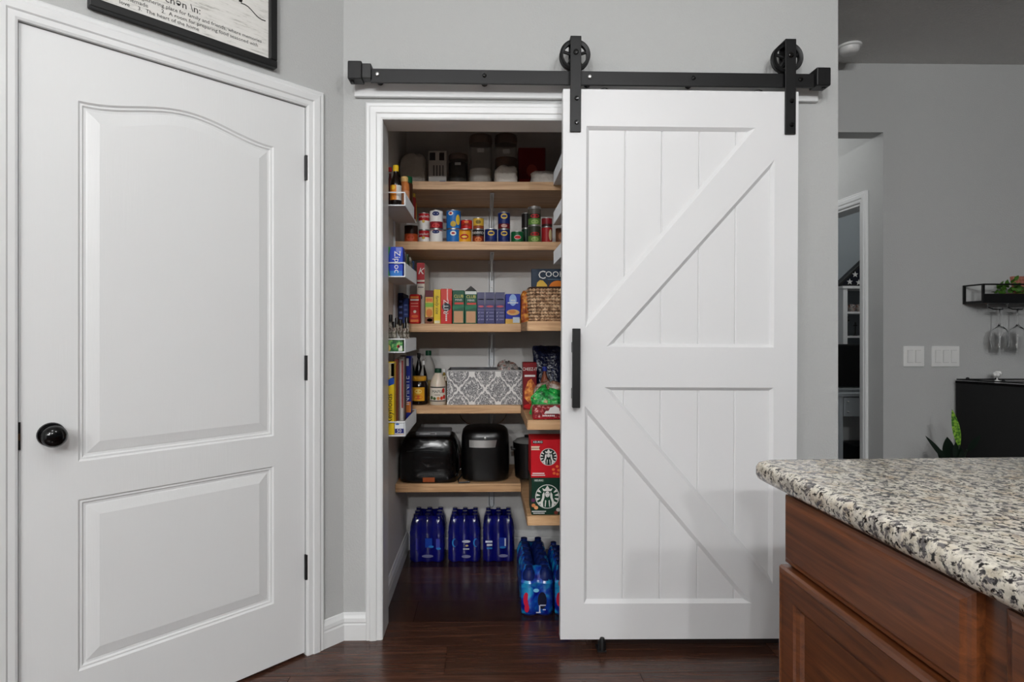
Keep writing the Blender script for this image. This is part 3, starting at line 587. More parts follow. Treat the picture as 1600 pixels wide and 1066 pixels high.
for i, (a, b, tp) in enumerate(((707, 725.5, 454), (726.2, 745, 455))):
    o = carton('cracker_box', ['green cracker box with closed top', 'green cracker box with torn open top flap'][i], 'box', a, b, tp, yb, .15, z3, (24, 84, 60), g3)
    decal(o, .12, .9, .03, .38, (196, 150, 112)); decal(o, 0, 1, .44, .5, (32, 110, 76), 'poly', pts=[(0, .42), (1, .5), (1, .58), (0, .54)])
    words(o, 'CLUB', .52, .82, .021, (222, 206, 110), sx=.9); words(o, 'MINIS', .52, .71, .014, WH); decal(o, .18, .94, .58, .64, (206, 70, 60))
    if i:
        w, h = DIM[o]; MB().prism([(-w/2, h), (w/2, h), (w*.3, h+.012), (0, h+.026)], .01, .0115).build('box_flap', (30, 30, 28), o)
        decal(o, .02, .98, .9, .99, (214, 218, 214))
for i, (a, b) in enumerate(((745.8, 757.3), (758, 773), (773.8, 788.8))):
    o = carton('cookie_box', ['narrow purple box with check marks beside the torn green box', 'purple box with check marks in the middle of three', 'purple box with check marks beside the blue cracker box'][i], 'box', a, b, 457, yb, .14, z3, (66, 66, 112), g3)
    decal(o, 0, 1, .62, 1, (84, 84, 116)); decal(o, .15, .85, .76, .79, (200, 200, 206)); decal(o, .12, .88, .52, .58, (196, 84, 96), 'ell'); decal(o, 0, 1, .44, .46, (120, 120, 160))
    for k in range(3):
        v = .1+.11*k; decal(o, 0, 0, 0, 0, (200, 200, 220), 'poly', pts=[(.12, v+.05), (.2, v), (.34, v+.08), (.2, v+.03)]); decal(o, .42, .9, v+.02, v+.05, (130, 130, 170))
o = carton('cracker_box', 'bright blue cracker box with golden cracker picture', 'box', 789.8, 813, 459.5, yb, .09, z3, (24, 44, 158), g3)
decal(o, .25, .75, .6, .99, (150, 180, 226), 'ell'); dashes(o, 3, .5, .78, .012, WH); dashes(o, 7, .5, .7, .012, WH); decal(o, .08, .94, .28, .48, (222, 176, 110), 'ell'); decal(o, .2, .7, .34, .46, (206, 130, 70), 'ell', 2); decal(o, 0, 1, .0, .16, (214, 170, 80)); decal(o, .5, .95, .03, .22, (206, 220, 232), lift=2)
bag('snack_bag', 'orange brown snack bag beside the woven basket', 'bag', 812.5, 828, 455, 2.86, .05, z3, 'crackers', seed=4)
# woven basket + cookbook + fruit
zr = SR[0]
bk = thing('woven_basket', 'braided seagrass basket on the upper side shelf', 'basket', (PX(858, 2.47), 2.48, zr+.0005))
bwid, bdep, bhei = .090, .080, .138
def brect(s, z, n=40):
    pts = []
    for i in range(n):
        a = 2*PI*i/n; ca, sa = math.cos(a), math.sin(a); q = (abs(ca)**5+abs(sa)**5)**(-.2); pts.append((bwid*s*q*ca, bdep*s*q*sa, z))
    return pts
MB().loft([brect(.84, 0), brect(.90, .05), brect(.95, .10), brect(.97, bhei)], 0, True, False).build('basket_wall', (60, 40, 28), bk)
wv = MB(); rows = 10
for r in range(rows):
    z = bhei*(r+.5)/rows; s = .86+.13*r/rows; ring = brect(s, z, 44); tl = .5 if r % 2 else -.5
    for i, p in enumerate(ring):
        q = Vector(ring[(i+1) % 44])-Vector(p); d = q.normalized(); nn = Vector((d.y, -d.x, 0)); u = (d+Vector((0, 0, tl))).normalized(); c = Vector(p)+nn*.003; w2 = u.cross(nn)
        vs = [c-u*.0105, c+u*.0105, c+w2*.0075, c-w2*.0075, c+nn*.007, c-nn*.004]
        wv.add(vs, [(0, 2, 4), (2, 1, 4), (1, 3, 4), (3, 0, 4), (2, 0, 5), (1, 2, 5), (3, 1, 5), (0, 3, 5)])
tag(wv.build('woven_strands', 'seagrass', bk, smooth=False), kind='stuff')
MB().tube([(x, y, bhei) for x, y, _ in brect(.975, 0)], .006, 8, 0, True).build('basket_rim', (48, 30, 22), bk, smooth=True)
o = carton('cookbook', 'navy cookbook with white title and fruit picture standing behind the basket', 'book', 830.5, 885, 420.5, 2.60, .03, zr, (26, 44, 64), None)
words(o, 'C', .30, .88, .052, WH, sx=1.); words(o, 'OOK', .67, .895, .036, WH, sx=1.05); decal(o, .46, .96, .80, .806, (120, 150, 170))
decal(o, 0, 0, 0, 0, (222, 180, 70), 'poly', pts=[(.14, .66), (.16, .74), (.24, .79), (.33, .78), (.44, .70), (.48, .60), (.4, .54), (.2, .58)]); decal(o, .50, 1.0, .50, .78, (220, 122, 30), 'ell'); decal(o, .475, .505, .5, .77, (60, 36, 30), lift=2)
# ------------------------------------------------------------------ fourth shelf
z4 = S[3]
BOT = [(.0, 0), (.92, 0), (1, .03), (1, .55), (.9, .66), (.5, .80), (.32, .86), (.30, .92)]
def bottle(label, p0, p1, ytop, yc, z0, mat, capmat, prof=BOT, capr=.36, group='bottles on the fourth shelf', name='bottle', z1=None, cap0=.9):
    o = rnd(name, label, 'bottle', p0, p1, ytop, yc, z0, prof, mat, group, z1=z1); r, h = DIM[o]
    MB().lathe([(capr*r, cap0*h), (capr*r, .985*h), (capr*.9*r, h), (0, h)], 16).build('cap', capmat, o, smooth=True); return o
bottle('slim black bottle behind the honey jar', 648, 661, 552, 2.98, z4, 'black_gloss', 'black_plastic', capr=.42)
o = bottle('large clear oil bottle with green cap', 658, 681, 548, 3.02, z4, 'clear_plastic', (16, 70, 44), [(0, 0), (.95, 0), (1, .03), (1, .58), (.86, .70), (.5, .84), (.34, .88), (.32, .93)], .4)
r, h = DIM[o]; MB().lathe([(0, .01*h), (.93*r, .01*h), (.94*r, .40*h), (0, .40*h)], 20).build('contents', 'oil', o, smooth=True)
bottle('small clear bottle with white cap in front of the oil bottle', 655, 668, 564, 2.92, z4, 'clear_glass', 'white_plastic')
bottle('dark green bottle beside the blue boxes', 636, 650, 560, 2.96, z4, (18, 26, 24), 'black_plastic')
o = rnd('honey_jar', 'dark honey jar with yellow lid and orange label', 'jar', 641.5, 668.5, 588, 2.845, z4, [(0, 0), (.95, 0), (1, .04), (1, .66), (.88, .78), (.78, .84)], 'dark_liquid'); r, h = DIM[o]
MB().lathe([(.8*r, .84*h), (.84*r, .86*h), (.84*r, .97*h), (.8*r, h), (0, h)], 20).build('lid', (206, 150, 40), o, smooth=True); band(o, .14, .62, (222, 160, 40), 1.01, 'label', -.85, .75, 14); oval(o, .2, .34, .5, (206, 84, 40), 1.02); oval(o, .4, .56, .4, (244, 214, 120), 1.02)
JUG = [(0, 0), (.94, 0), (1, .03), (1, .48), (.95, .60), (.74, .74), (.42, .86), (.34, .89), (.34, .92)]
o = rnd('syrup_jug', 'cream maple syrup jug with dark green cap', 'jug', 671.5, 697.5, 576, 2.835, z4, JUG, 'jug_milky'); r, h = DIM[o]
MB().lathe([(.4*r, .88*h), (.42*r, .89*h), (.42*r, .985*h), (.38*r, h), (0, h)], 18).build('cap', (20, 60, 40), o, smooth=True)
band(o, .10, .50, (222, 214, 200), 1.012, 'label', -1.1, 1.1, 16); band(o, .475, .505, (30, 26, 26), 1.016, 'label_stripe', -1.1, 1.1, 16); band(o, .10, .125, (30, 26, 26), 1.016, 'label_stripe', -1.1, 1.1, 16)
text(o, 'MAPLE', 0, 0, .37*h, .02, (40, 34, 34), wrap_r=r*1.03); band(o, .275, .29, (90, 80, 74), 1.02, 'label_line', -.35, .35, 6)
for c, a, b, col in ((.75, .33, .47, (196, 40, 36)), (.5, .14, .24, (206, 60, 40)), (.1, .14, .23, (214, 140, 80)), (-.35, .14, .22, (70, 100, 50)), (-.75, .15, .25, (60, 90, 50)), (.85, .16, .28, (190, 40, 36))): oval(o, a, b, .18, col, 1.025, c)
MB().tube([(.62*r, 0, .76*h), (.95*r, 0, .80*h), (.95*r, 0, .66*h), (.8*r, 0, .62*h)], .005, 8).build('handle', 'jug_milky', o, smooth=True)
bottle('small amber bottle half hidden behind the syrup jug', 688, 700, 577, 2.93, z4, 'oil', 'white_plastic', name='bottle')
# damask bin, open top
bx0, bx1, byf, bd = PX(698.5, 2.81), PX(817, 2.81), 2.81, .22; bz = PZ(579, 2.81)-z4; bw = bx1-bx0
bn = thing('storage_bin', 'grey fabric storage bin with white damask pattern', 'storage bin', ((bx0+bx1)/2, byf, z4+.0005)); t_ = .004
MB().box(-bw/2, bw/2, 0, t_, 0, bz).build('bin_front', 'damask', bn); MB().box(-bw/2, bw/2, bd-t_, bd, 0, bz+.002).build('bin_back', 'bin_inside', bn)
for s in (-1, 1): MB().box(min(s*bw/2, s*(bw/2-t_)), max(s*bw/2, s*(bw/2-t_)), t_, bd-t_, 0, bz).build('bin_side', 'bin_inside', bn)
MB().box(-bw/2+t_, bw/2-t_, t_, bd-t_, 0, .004).build('bin_bottom', 'bin_inside', bn); MB().box(-bw/2-.001, bw/2+.001, -.001, .001, bz-.006, bz+.001).build('bin_hem', (170, 168, 166), bn)
bag('snack_bag', 'crinkled foil bag poking out of the patterned bin', 'bag', 775, 811, 566, 2.90, .05, z4+.006, 'crinkle', seed=6)
bag('snack_bag', 'grey folded bag lying inside the patterned bin', 'bag', 706, 770, 576.5, 2.92, .05, z4+.006, (92, 92, 94), seed=8, lump=.08)
# hoop under the shelf
MB().tube([(PX(755, 3.10)+.125*math.cos(PI*k/20), 3.10, .765-.075*math.sin(PI*k/20)) for k in range(21)], .003, 6).build('wire_hoop', 'chrome')
tag(bpy.data.objects['wire_hoop'], 'thin pale wire hoop hanging on the wall above the air fryer', 'wire hoop')
# side shelf, middle: snacks
zs = SR[1]
o = carton('cracker_box', 'tall red cheese cracker box with orange crackers pictured', 'box', 817.5, 838.5, 567, 2.70, .085, zs, (122, 18, 26)); words(o, 'CHEEZ-IT', .5, .86, .021, WH, sx=.8); decal(o, .1, .9, .70, .74, WH); decal(o, 0, 0, 0, 0, 'crackers', 'poly', pts=[(.1, .25), (.5, .12), (.95, .2), (.95, .5), (.6, .66), (.35, .6), (.1, .4)]); decal(o, .05, .95, .02, .12, (190, 24, 30), 'ell')
bag('chip_bag', 'navy blue chip bag standing at the back of the side shelf', 'bag', 832, 880, 543, 2.86, .06, zs, 'foil_navy', seed=12, form=POUCH, flat=True, lump=.16)
bottle('spice bottle with blue cap behind the green bag', 844, 858, 573, 2.66, zs, (120, 66, 46), (28, 44, 130), group='bottles on the side shelf', capr=.5)
bag('bread_bag', 'clear bag of brown rolls behind the green bag', 'bag', 834, 882, 597, 2.60, .05, zs, 'bread', seed=14, lump=.16)
bag('snack_bag', 'bright green snack bag above the red package', 'bag', 829.5, 880, 608, 2.50, .045, zs, 'foil_green', seed=15, lump=.3)
o = carton('cookie_package', 'dark red cookie package with a white tree label', 'package', 832, 882, 634, 2.395, .05, zs, 'red_print', bev=.006)
decal(o, 0, 0, 0, 0, WH, 'poly', pts=[(.36, .42), (.42, .62), (.5, .62), (.56, .86), (.64, .9), (.7, 1.0), (.76, .9), (.84, .8), (.84, .62), (.93, .6), (.98, .42)]); decal(o, .02, .98, .04, .16, (150, 20, 30)); dashes(o, 7, .5, .28, .012, WH)
# ------------------------------------------------------------------ lowest shelf
z5 = S[4]
def softbox(name, p0, p1, ytop, yf, d, z0, rings, mat, par=None, e=5., n=40):
    x0, x1 = PX(p0, yf), PX(p1, yf); w = (x1-x0)/2; h = PZ(ytop, yf, (p0+p1)/2)-z0; R_ = []
    for f, s in rings:
        R_.append([(w*s*((abs(math.cos(2*PI*i/n))**e+abs(math.sin(2*PI*i/n))**e)**(-1/e))*math.cos(2*PI*i/n), d/2+d/2*s*((abs(math.cos(2*PI*i/n))**e+abs(math.sin(2*PI*i/n))**e)**(-1/e))*math.sin(2*PI*i/n), h*f) for i in range(n)])
    o = MB().loft(R_).build(name, mat, par, ((x0+x1)/2, yf, z0+.0005), smooth=True); DIM[o] = (2*w, h); return o
o = softbox('toaster_cover', 622, 716, 685, 2.80, .24, z5, [(0, .95), (.03, .985), (.3, 1), (.62, .985), (.74, .965), (.80, .94), (.9, .90), (.97, .84), (1, .76)], 'black_vinyl', e=6)
tag(o, 'glossy black quilted appliance cover with small orange tag', 'appliance cover'); w, h = DIM[o]
MB().box(.0*w, .2*w, -.004, -.001, .03*h, .13*h).build('leather_tag', (150, 74, 36), o, bev=.001, loc=(-.09*w, .002, 0))
MB().tube([(-.36*w+.62*w*k/12, .004-.002*math.sin(PI*k/12), .695*h+.006*math.sin(PI*k/12)) for k in range(13)], .003, 6).build('front_seam', 'black_satin', o)
MB().tube([(.47*w, .02, .15*h), (.52*w, .03, .3*h), (.51*w, .04, .55*h), (.46*w, .06, .8*h)], .007, 8).build('side_strap', 'black_gloss', o, smooth=True)
tz = z5+h+.001
o = carton('appliance_case', 'flat grey case lying on the black appliance cover', 'case', 649, 704, 675, 2.86, .14, tz, (112, 112, 114), bev=.004); decal(o, .12, .6, .25, .75, (160, 160, 162)); decal(o, .42, .56, .38, .62, (70, 70, 72), lift=2)
o = softbox('air_fryer', 719, 797, 673, 2.81, .25, z5, [(0, .88), (.03, .96), (.2, 1), (.6, .99), (.85, .975), (.93, .94), (.98, .84), (1, .7)], 'black_plastic', e=3.4)
tag(o, 'round-shouldered black air fryer with brushed steel band', 'air fryer'); w, h = DIM[o]
MB().loft([[(w*.30*(k/6-1), -.001+.014*(abs(k/6-1)**2), z) for k in range(13)] for z in (.67*h, .81*h)], 0, False, False, False).build('steel_band', 'steel', o, (-.02*w, -.003, 0))
MB().lathe([(.006, 0), (.005, -.003), (0, -.004)], 10, (0, .004, .85*h), 'Y').build('button', 'steel', o)
MB().tube([(-.47*w, .04, .12*h), (-.54*w, .0, .06*h), (-.52*w, -.012, .012*h), (-.3*w, -.014, .008)], .004, 8).build('power_cord', 'black_satin', o, smooth=True)
o = rnd('slow_cooker', 'black cooking pot with grey lid behind the coffee boxes', 'pot', 802, 846, 690, 2.92, z5, [(0, 0), (.8, 0), (.88, .03), (.93, .5), (1, .86), (1.02, .9), (1.02, 1), (.9, 1)], 'black_plastic'); r, h = DIM[o]
MB().lathe([(.96*r, h), (.8*r, h*1.07), (.3*r, h*1.12), (0, h*1.12)], 24).build('lid', (120, 120, 118), o, smooth=True)
MB().lathe([(.2*r, h*1.11), (.22*r, h*1.18), (0, h*1.2)], 14).build('lid_knob', 'black_plastic', o, smooth=True)
for s in (-1, 1): MB().box(s*1.02*r-.012, s*1.02*r+.012, -.03, .03, .78*h, .84*h).build('handle', 'black_plastic', o, bev=.004)
# coffee pod boxes with round emblem
zq = SR[2]
def coffee(label, p0, p1, ytop, z0, col, ink, cu, cv, rad, dark):
    o = carton('coffee_pod_box', label, 'box', p0, p1, ytop, 2.392, .14, z0, col, 'coffee pod boxes'); w, h = DIM[o]
    cx, cz = (cu-.5)*w, cv*h
    def disc(r, mat, lift, nm='emblem'):
        MB().add([(cx+r*math.cos(2*PI*k/32), -.0004-.0003*lift, cz+r*math.sin(2*PI*k/32)) for k in range(32)], [tuple(range(32))]).build(nm, mat, o)
    def poly(pts, mat, lift): MB().add([(cx+a*rad, -.0004-.0003*lift, cz+b*rad) for a, b in pts], [tuple(range(len(pts)))]).build('emblem_shape', mat, o)
    disc(rad*1.06, WH, 1); disc(rad, dark, 2)
    # flowing hair, face, crown and twin tails as simple flat shapes
    for s in (-1, 1):
        poly([(s*a, b) for a, b in ((.30, .42), (.44, .2), (.46, -.1), (.60, -.45), (.62, -.78), (.36, -.92), (.40, -.5), (.26, -.1), (.24, .2))], WH, 3)
        for k in range(4): a = .75+.42*k; poly([(s*math.cos(b)*q, math.sin(b)*q) for b, q in ((a-1.45-.1, .98), (a-1.45+.14, .98), (a-1.45+.06, .66), (a-1.45-.02, .66))], WH, 3)
        poly([(s*.10, -.35), (s*.16, -.9), (s*.24, -.9), (s*.2, -.3)], WH, 3)
    poly([(.2*math.cos(2*PI*k/16), .2+.26*math.sin(2*PI*k/16)) for k in range(16)], WH, 3)
    poly([(-.34, .48), (.34, .48), (.46, .74), (.22, .64), (0, .98), (-.22, .64), (-.46, .74)], WH, 4)
    for s in (-1, 1): poly([(s*.04, .24), (s*.13, .26), (s*.13, .29), (s*.04, .28)], dark, 5)
    poly([(-.06, .07), (.06, .07), (0, .03)], dark, 5)
    return o
o = coffee('dark green coffee pod box under the red one', 830.5, 888, 747.3, zq, (20, 52, 40), WH, .43, .50, .0470, (20, 62, 44))
zg = zq+.0005+DIM[o][1]
decal(o, .06, .34, .90, .97, (70, 92, 80)); words(o, 'KEURIG', .2, .935, .010); dashes(o, 12, .2, .10, .008); dashes(o, 11, .2, .05, .007)
for u, v, c in ((.05, .26, (206, 130, 80)), (.12, .2, (226, 160, 110)), (.04, .4, (96, 40, 80)), (.72, .14, (200, 196, 190)), (.66, .06, (110, 50, 40))): decal(o, u-.05, u+.06, v-.05, v+.05, c, 'ell')
o = coffee('red coffee pod box stacked on the green one', 829.5, 888, 687.5, zg, (190, 22, 34), WH, .47, .55, .0335, (24, 40, 36))
decal(o, .05, .32, .90, .98, (30, 26, 26)); words(o, 'KEURIG', .185, .94, .011); decal(o, 0, 0, 0, 0, (226, 204, 178), 'poly', pts=[(.01, .73), (.24, .73), (.21, .78), (.24, .83), (.01, .83)]); dashes(o, 7, .11, .78, .007, (120, 40, 40)); dashes(o, 9, .2, .12, .009); dashes(o, 13, .2, .07, .007)
for u, v in ((.70, .3), (.74, .2), (.62, .12), (.71, .1), (.6, .22)): decal(o, u-.04, u+.04, v-.035, v+.035, (226, 110, 60), 'ell')

# ------------------------------------------------------------------ things in the wall rack
g = 'things in the pantry wall rack'; e = .0045
zb = LV[0][0]+e
SAU = [(0, 0), (.95, 0), (1, .03), (1, .52), (.9, .62), (.52, .74), (.42, .80), (.42, .86)]
o = bottle('dark sauce bottle with yellow cap and orange label', 609.5, 627.5, 259, 2.445, zb, 'dark_liquid', (232, 190, 40), SAU, .5, g, 'sauce_bottle', cap0=.85)
band(o, .14, .50, (216, 130, 40), 1.015, 'label', -1.5, .25, 12); band(o, .14, .50, (206, 204, 200), 1.015, 'label', .25, 1.4, 10); oval(o, .38, .5, .35, (232, 180, 50), 1.03, -.3)
bottle('slim red capped bottle behind the dark sauce bottle', 605, 614, 262, 2.52, zb, (90, 26, 24), (176, 24, 28), SAU, .6, g, 'sauce_bottle')
o = bottle('peach coloured bottle behind the dark sauce bottle', 624, 640, 277, 2.58, zb, (206, 122, 62), (226, 186, 120), [(0, 0), (.95, 0), (1, .03), (1, .7), (.9, .8), (.6, .88)], .7, g, 'sauce_bottle', cap0=.86); band(o, .25, .6, (214, 150, 110), 1.012, 'label')
bottle('green capped jar at the back of the rack top basket', 630, 645, 277, 2.65, zb, (70, 40, 24), (16, 84, 50), [(0, 0), (.95, 0), (1, .03), (1, .8), (.9, .84)], .92, g, 'spice_jar', cap0=.82)
bottle('small red jar at the far end of the top basket', 638, 650, 303, 2.71, zb, (120, 30, 30), (140, 110, 40), [(0, 0), (.95, 0), (1, .03), (1, .8), (.9, .84)], .9, g, 'spice_jar', cap0=.82)
bottle('small yellow jar at the far end of the top basket', 641, 651, 312, 2.755, zb, (196, 150, 40), (140, 24, 30), [(0, 0), (.95, 0), (1, .03), (1, .8), (.9, .84)], .9, g, 'spice_jar', cap0=.82)
zb = LV[1][0]+e
o = carton('bag_box', 'blue and green zip bag box standing in the rack', 'box', 605.5, 629.5, 386, 2.410, .06, zb, (22, 62, 186), g)
decal(o, 0, 0, 0, 0, (52, 150, 50), 'poly', pts=[(0, 0), (.16, 0), (.05, .35), (.08, .7), (.2, 1), (0, 1)]); decal(o, .16, .95, 0, .18, (40, 120, 200)); words(o, 'Ziploc', .62, .48, .036, WH, -PI/2); decal(o, .55, .9, .8, .98, (110, 120, 190))
for i, (yy, a, b, tp, c) in enumerate(((2.49, 609, 633, 393, 'mixed_print'), (2.57, 613, 638, 397, (40, 62, 40)), (2.65, 617, 642, 402, 'mixed_print'), (2.72, 620, 647, 408, (34, 60, 96)))):
    o = carton('mix_packet', ['speckled packet directly behind the zip bag box', 'dark green packet behind the speckled packet', 'speckled brown packet deeper in the basket', 'blue packet at the far end of the second basket'][i], 'packet', a, b, tp, yy, .035, zb, c, g); decal(o, .2, .9, .6, .9, (150, 146, 120))
zb = LV[2][0]+e
o = carton('mix_packet', 'green vegetable printed packet lying at the basket end', 'packet', 605, 629.5, 531, 2.408, .06, zb, 'green_print', g, z1=1.163); decal(o, 0, .22, 0, .6, (214, 186, 110), 'ell'); decal(o, .62, .82, .3, .6, (150, 30, 36), 'ell'); decal(o, .72, .96, .04, .5, (220, 218, 210))
for i, (a, b, tp, yy) in enumerate(((606.5, 614, 492, 2.50), (612, 620, 503, 2.485), (616, 624, 497, 2.56), (622, 629, 500, 2.62), (631, 640, 496, 2.70), (628, 636, 505, 2.66))):
    o = bottle(['dark spice bottle by the pantry wall', 'black and white spice bottle before the white pouch', 'brown spice bottle behind the white pouch', 'spice bottle deep in the third basket', 'tall dark spice bottle at the far basket end', 'short dark spice bottle near the far basket end'][i], a, b, tp, yy, zb, 'mixed_print', 'black_plastic', [(0, 0), (.95, 0), (1, .03), (1, .7), (.8, .8)], .78, g, 'spice_bottle', cap0=.78)
pw = PX(611, 2.53); po = MB().prism([(.002, .03), (.012, 0), (.050, 0), (.052, .03), (.028, .075), (.012, .118), (.0, .135)], -.004, .004).build('seasoning_pouch', (216, 216, 212), loc=(pw, 2.53, zb+.001), bev=.002); tag(po, 'white pointed seasoning pouch standing among the spices', 'pouch', g)
MB().prism([(.02, .01), (.046, .01), (.044, .03), (.024, .04)], -.0047, -.0044).build('printed_patch', (150, 150, 150), po)
zb = LV[3][0]+e
o = carton('wrap_box', 'tall yellow foil wrap box with black lettering', 'box', 605, 616, 566, 2.410, .05, zb, (222, 190, 30), g); decal(o, 0, 1, .78, .99, (206, 190, 150)); decal(o, .55, 1, .8, .98, (90, 140, 90)); decal(o, 0, 0, 0, 0, (26, 76, 170), 'poly', pts=[(0, .66), (1, .70), (1, .80), (.5, .78), (0, .74)]); words(o, 'Reynolds', .35, .36, .034, (36, 34, 26), PI/2)
o = carton('wrap_box', 'thin red and brown wrap box behind the yellow one', 'box', 616, 621.5, 562, 2.475, .04, zb, (126, 60, 44), g); decal(o, 0, .6, .5, .9, (170, 50, 50))
o = carton('wrap_box', 'tall white wrap box with red foot', 'box', 621, 630, 558, 2.53, .045, zb, (196, 192, 188), g); decal(o, .2, .5, .1, .9, (160, 150, 146)); decal(o, .0, 1, 0, .12, (150, 40, 36)); decal(o, .7, 1, .3, .95, (150, 60, 60))
o = carton('wrap_box', 'dark brown wrap box between white and blue boxes', 'box', 625, 633, 556, 2.60, .04, zb, (70, 40, 34), g)
o = carton('pasta_box', 'navy blue box with orange picture and sideways lettering', 'box', 631, 642, 557, 2.665, .06, zb, (26, 40, 130), g); decal(o, 0, 1, .18, .34, (206, 120, 50)); decal(o, .1, .7, .86, .97, (206, 206, 210)); words(o, 'INFINITE', .45, .5, .035, (214, 216, 226), PI/2)
o = carton('bag_box', 'small white box with navy stripe lying in the lowest basket', 'box', 616.5, 631, 662, 2.408, .06, zb, (222, 224, 228), g, z1=.820); decal(o, .04, .98, .14, .52, (26, 36, 110)); words(o, '50', .5, .33, .02, WH); decal(o, .0, 1, 0, .1, (190, 170, 160)); decal(o, .1, .5, .82, .97, (60, 110, 180), 'ell')
# ------------------------------------------------------------------ packs of bottles on the pantry floor
m = MATS['film_cyan']; v = coords(m); lk(m, ramp(m, noise(m, v, 16, 3, .5, .4), [(.38, (12, 24, 130)), (.5, (16, 70, 170)), (.62, (30, 150, 200))]), bsdf(m).inputs['Base Color'])
def pack(label, x0, x1, y0, nx, ny, h, film, bot, cap, emb, group, frac=.62):
    w = x1-x0; r = w/nx/2; root = thing('bottle_pack', label, 'bottle pack', ((x0+x1)/2, y0, .0005), group=group)
    pr = [(0, 0), (.86, 0), (.97, .03), (.97, .66), (.95, .74), (.86, .82), (.70, .89), (.52, .93), (.46, .94), (.46, 1), (0, 1)]
    me = None
    for a in range(nx):
        for b in range(ny):
            if me is None: ob = MB().lathe([(q*r, t*h) for q, t in pr], 16).build('bottle', bot, root, smooth=True); me = ob.data
            else: ob = bpy.data.objects.new('bottle', me); COL.objects.link(ob); ob.parent = root
            ob.location = (-w/2+r*(2*a+1), r*(2*b+1), 0)
    d = 2*r*ny; R_ = []
    def ring(z, s, lob):
        P = []
        for x, y, nxx, nyy, nn, ln in ((-w/2, 0, 1, 0, nx, w), (w/2, 0, 0, 1, ny, d), (w/2, d, -1, 0, nx, w), (-w/2, d, 0, -1, ny, d)):
            for k in range(nn*6):
                t = ln*k/(nn*6); c = lob*(1-abs(math.sin(PI*nn*t/ln)))*r*.34
                edge = min(t, ln-t); c += max(0, r*.6-edge)*.38
                P.append(((x+nxx*t-nyy*c)*s, (y+nyy*t+nxx*c-d/2)*s+d/2, z))
        return P
    R_ = [ring(.002, .97, 1), ring(.012, 1.01, 1), ring(h*frac*.5, 1.015, .9), ring(h*frac*.93, 1.012, .9), ring(h*frac, 1.025, .8), ring(h*(frac+.05), 1.0, 1), ring(h*.74, .99, 1.1), ring(h*.82, .955, 1.2), ring(h*.89, .89, 1.2), ring(h*.95, .80, 1.), ring(h*.965, .72, .8)]
    fl = MB().loft(R_, 0, False, False).build('film_wrap', film, root, smooth=True)
    yy = -.008
    for u, vv, a, b, mat, shp in emb:
        pts = [(u*w+a*math.cos(2*PI*k/16), vv*h+b*math.sin(2*PI*k/16)) for k in range(16)] if shp == 'e' else [(u*w-a, vv*h-b), (u*w+a, vv*h-b), (u*w+a, vv*h+b), (u*w-a, vv*h+b)]
        MB().add([(x, yy+.006-.0005*len(fl.children), z) for x, z in pts], [tuple(range(len(pts)))]).build('film_print', mat, fl)
    return root
CY_, WB = (40, 120, 190), (200, 204, 220)
eA = [(.05, .42, .018, .024, (20, 60, 160), 'r'), (.12, .34, .014, .006, CY_, 'e'), (-.3, .4, .004, .03, (60, 60, 150), 'r'), (.32, .40, .010, .026, (60, 66, 160), 'r'), (.02, .14, .03, .008, (110, 112, 150), 'e'), (.34, .3, .012, .006, CY_, 'e')]
eB = [(-.3, .42, .014, .022, CY_, 'e'), (-.27, .42, .012, .019, (14, 18, 96), 'e'), (.36, .42, .014, .022, CY_, 'e'), (.39, .42, .012, .019, (14, 18, 96), 'e'), (.06, .45, .022, .007, WB, 'e'), (.08, .36, .008, .005, (180, 160, 110), 'e'), (.06, .29, .016, .003, WB, 'r'), (.06, .13, .024, .008, (120, 122, 156), 'e')]
eC = [(-.32, .44, .018, .005, WB, 'r'), (-.3, .37, .014, .005, WB, 'r'), (-.3, .30, .014, .004, CY_, 'r'), (.12, .42, .018, .026, (20, 50, 150), 'r'), (.2, .43, .004, .02, WB, 'r'), (.12, .32, .016, .006, CY_, 'e'), (.14, .14, .024, .008, (110, 112, 150), 'e')]
gp = 'shrink-wrapped bottle packs on the pantry floor'
for lab, a, b, em in (('dark blue bottle pack beside the pantry wall', 640.5, 694, eA), ('dark blue bottle pack with cyan swirl print, middle of three', 700.5, 750.5, eB), ('dark blue bottle pack beside the taller cyan pack', 755, 804, eC)):
    pack(lab, PX(a, 3.016), PX(b, 3.016), 3.012, 3, 3, .242, 'film_blue', 'navy_bottle', (20, 30, 140), em, gp)
REDP = (190, 26, 56)
eD = [(-.36, .36, .012, .030, REDP, 'e'), (-.34, .18, .010, .018, REDP, 'e'), (.14, .34, .019, .036, (12, 14, 40), 'e'), (.16, .24, .012, .0022, WB, 'r'), (.06, .17, .0025, .014, WB, 'r'), (.02, .09, .010, .0022, WB, 'r'), (.2, .15, .006, .002, WB, 'r'), (-.05, .56, .012, .008, (120, 190, 220), 'e')]
pack('cyan and blue bottle pack with red flower print', PX(815, 2.44), PX(865, 2.44), 2.435, 2, 6, .198, 'film_cyan', (12, 30, 90), (20, 30, 60), eD, gp, .7)
pack('cyan bottle pack next to the barn door edge', PX(867.5, 2.44), .404, 2.435, 2, 6, .198, 'film_cyan', (12, 30, 90), (20, 30, 60), [(-.36, .36, .012, .030, REDP, 'e'), (-.3, .7, .010, .016, REDP, 'e')], gp, .7)
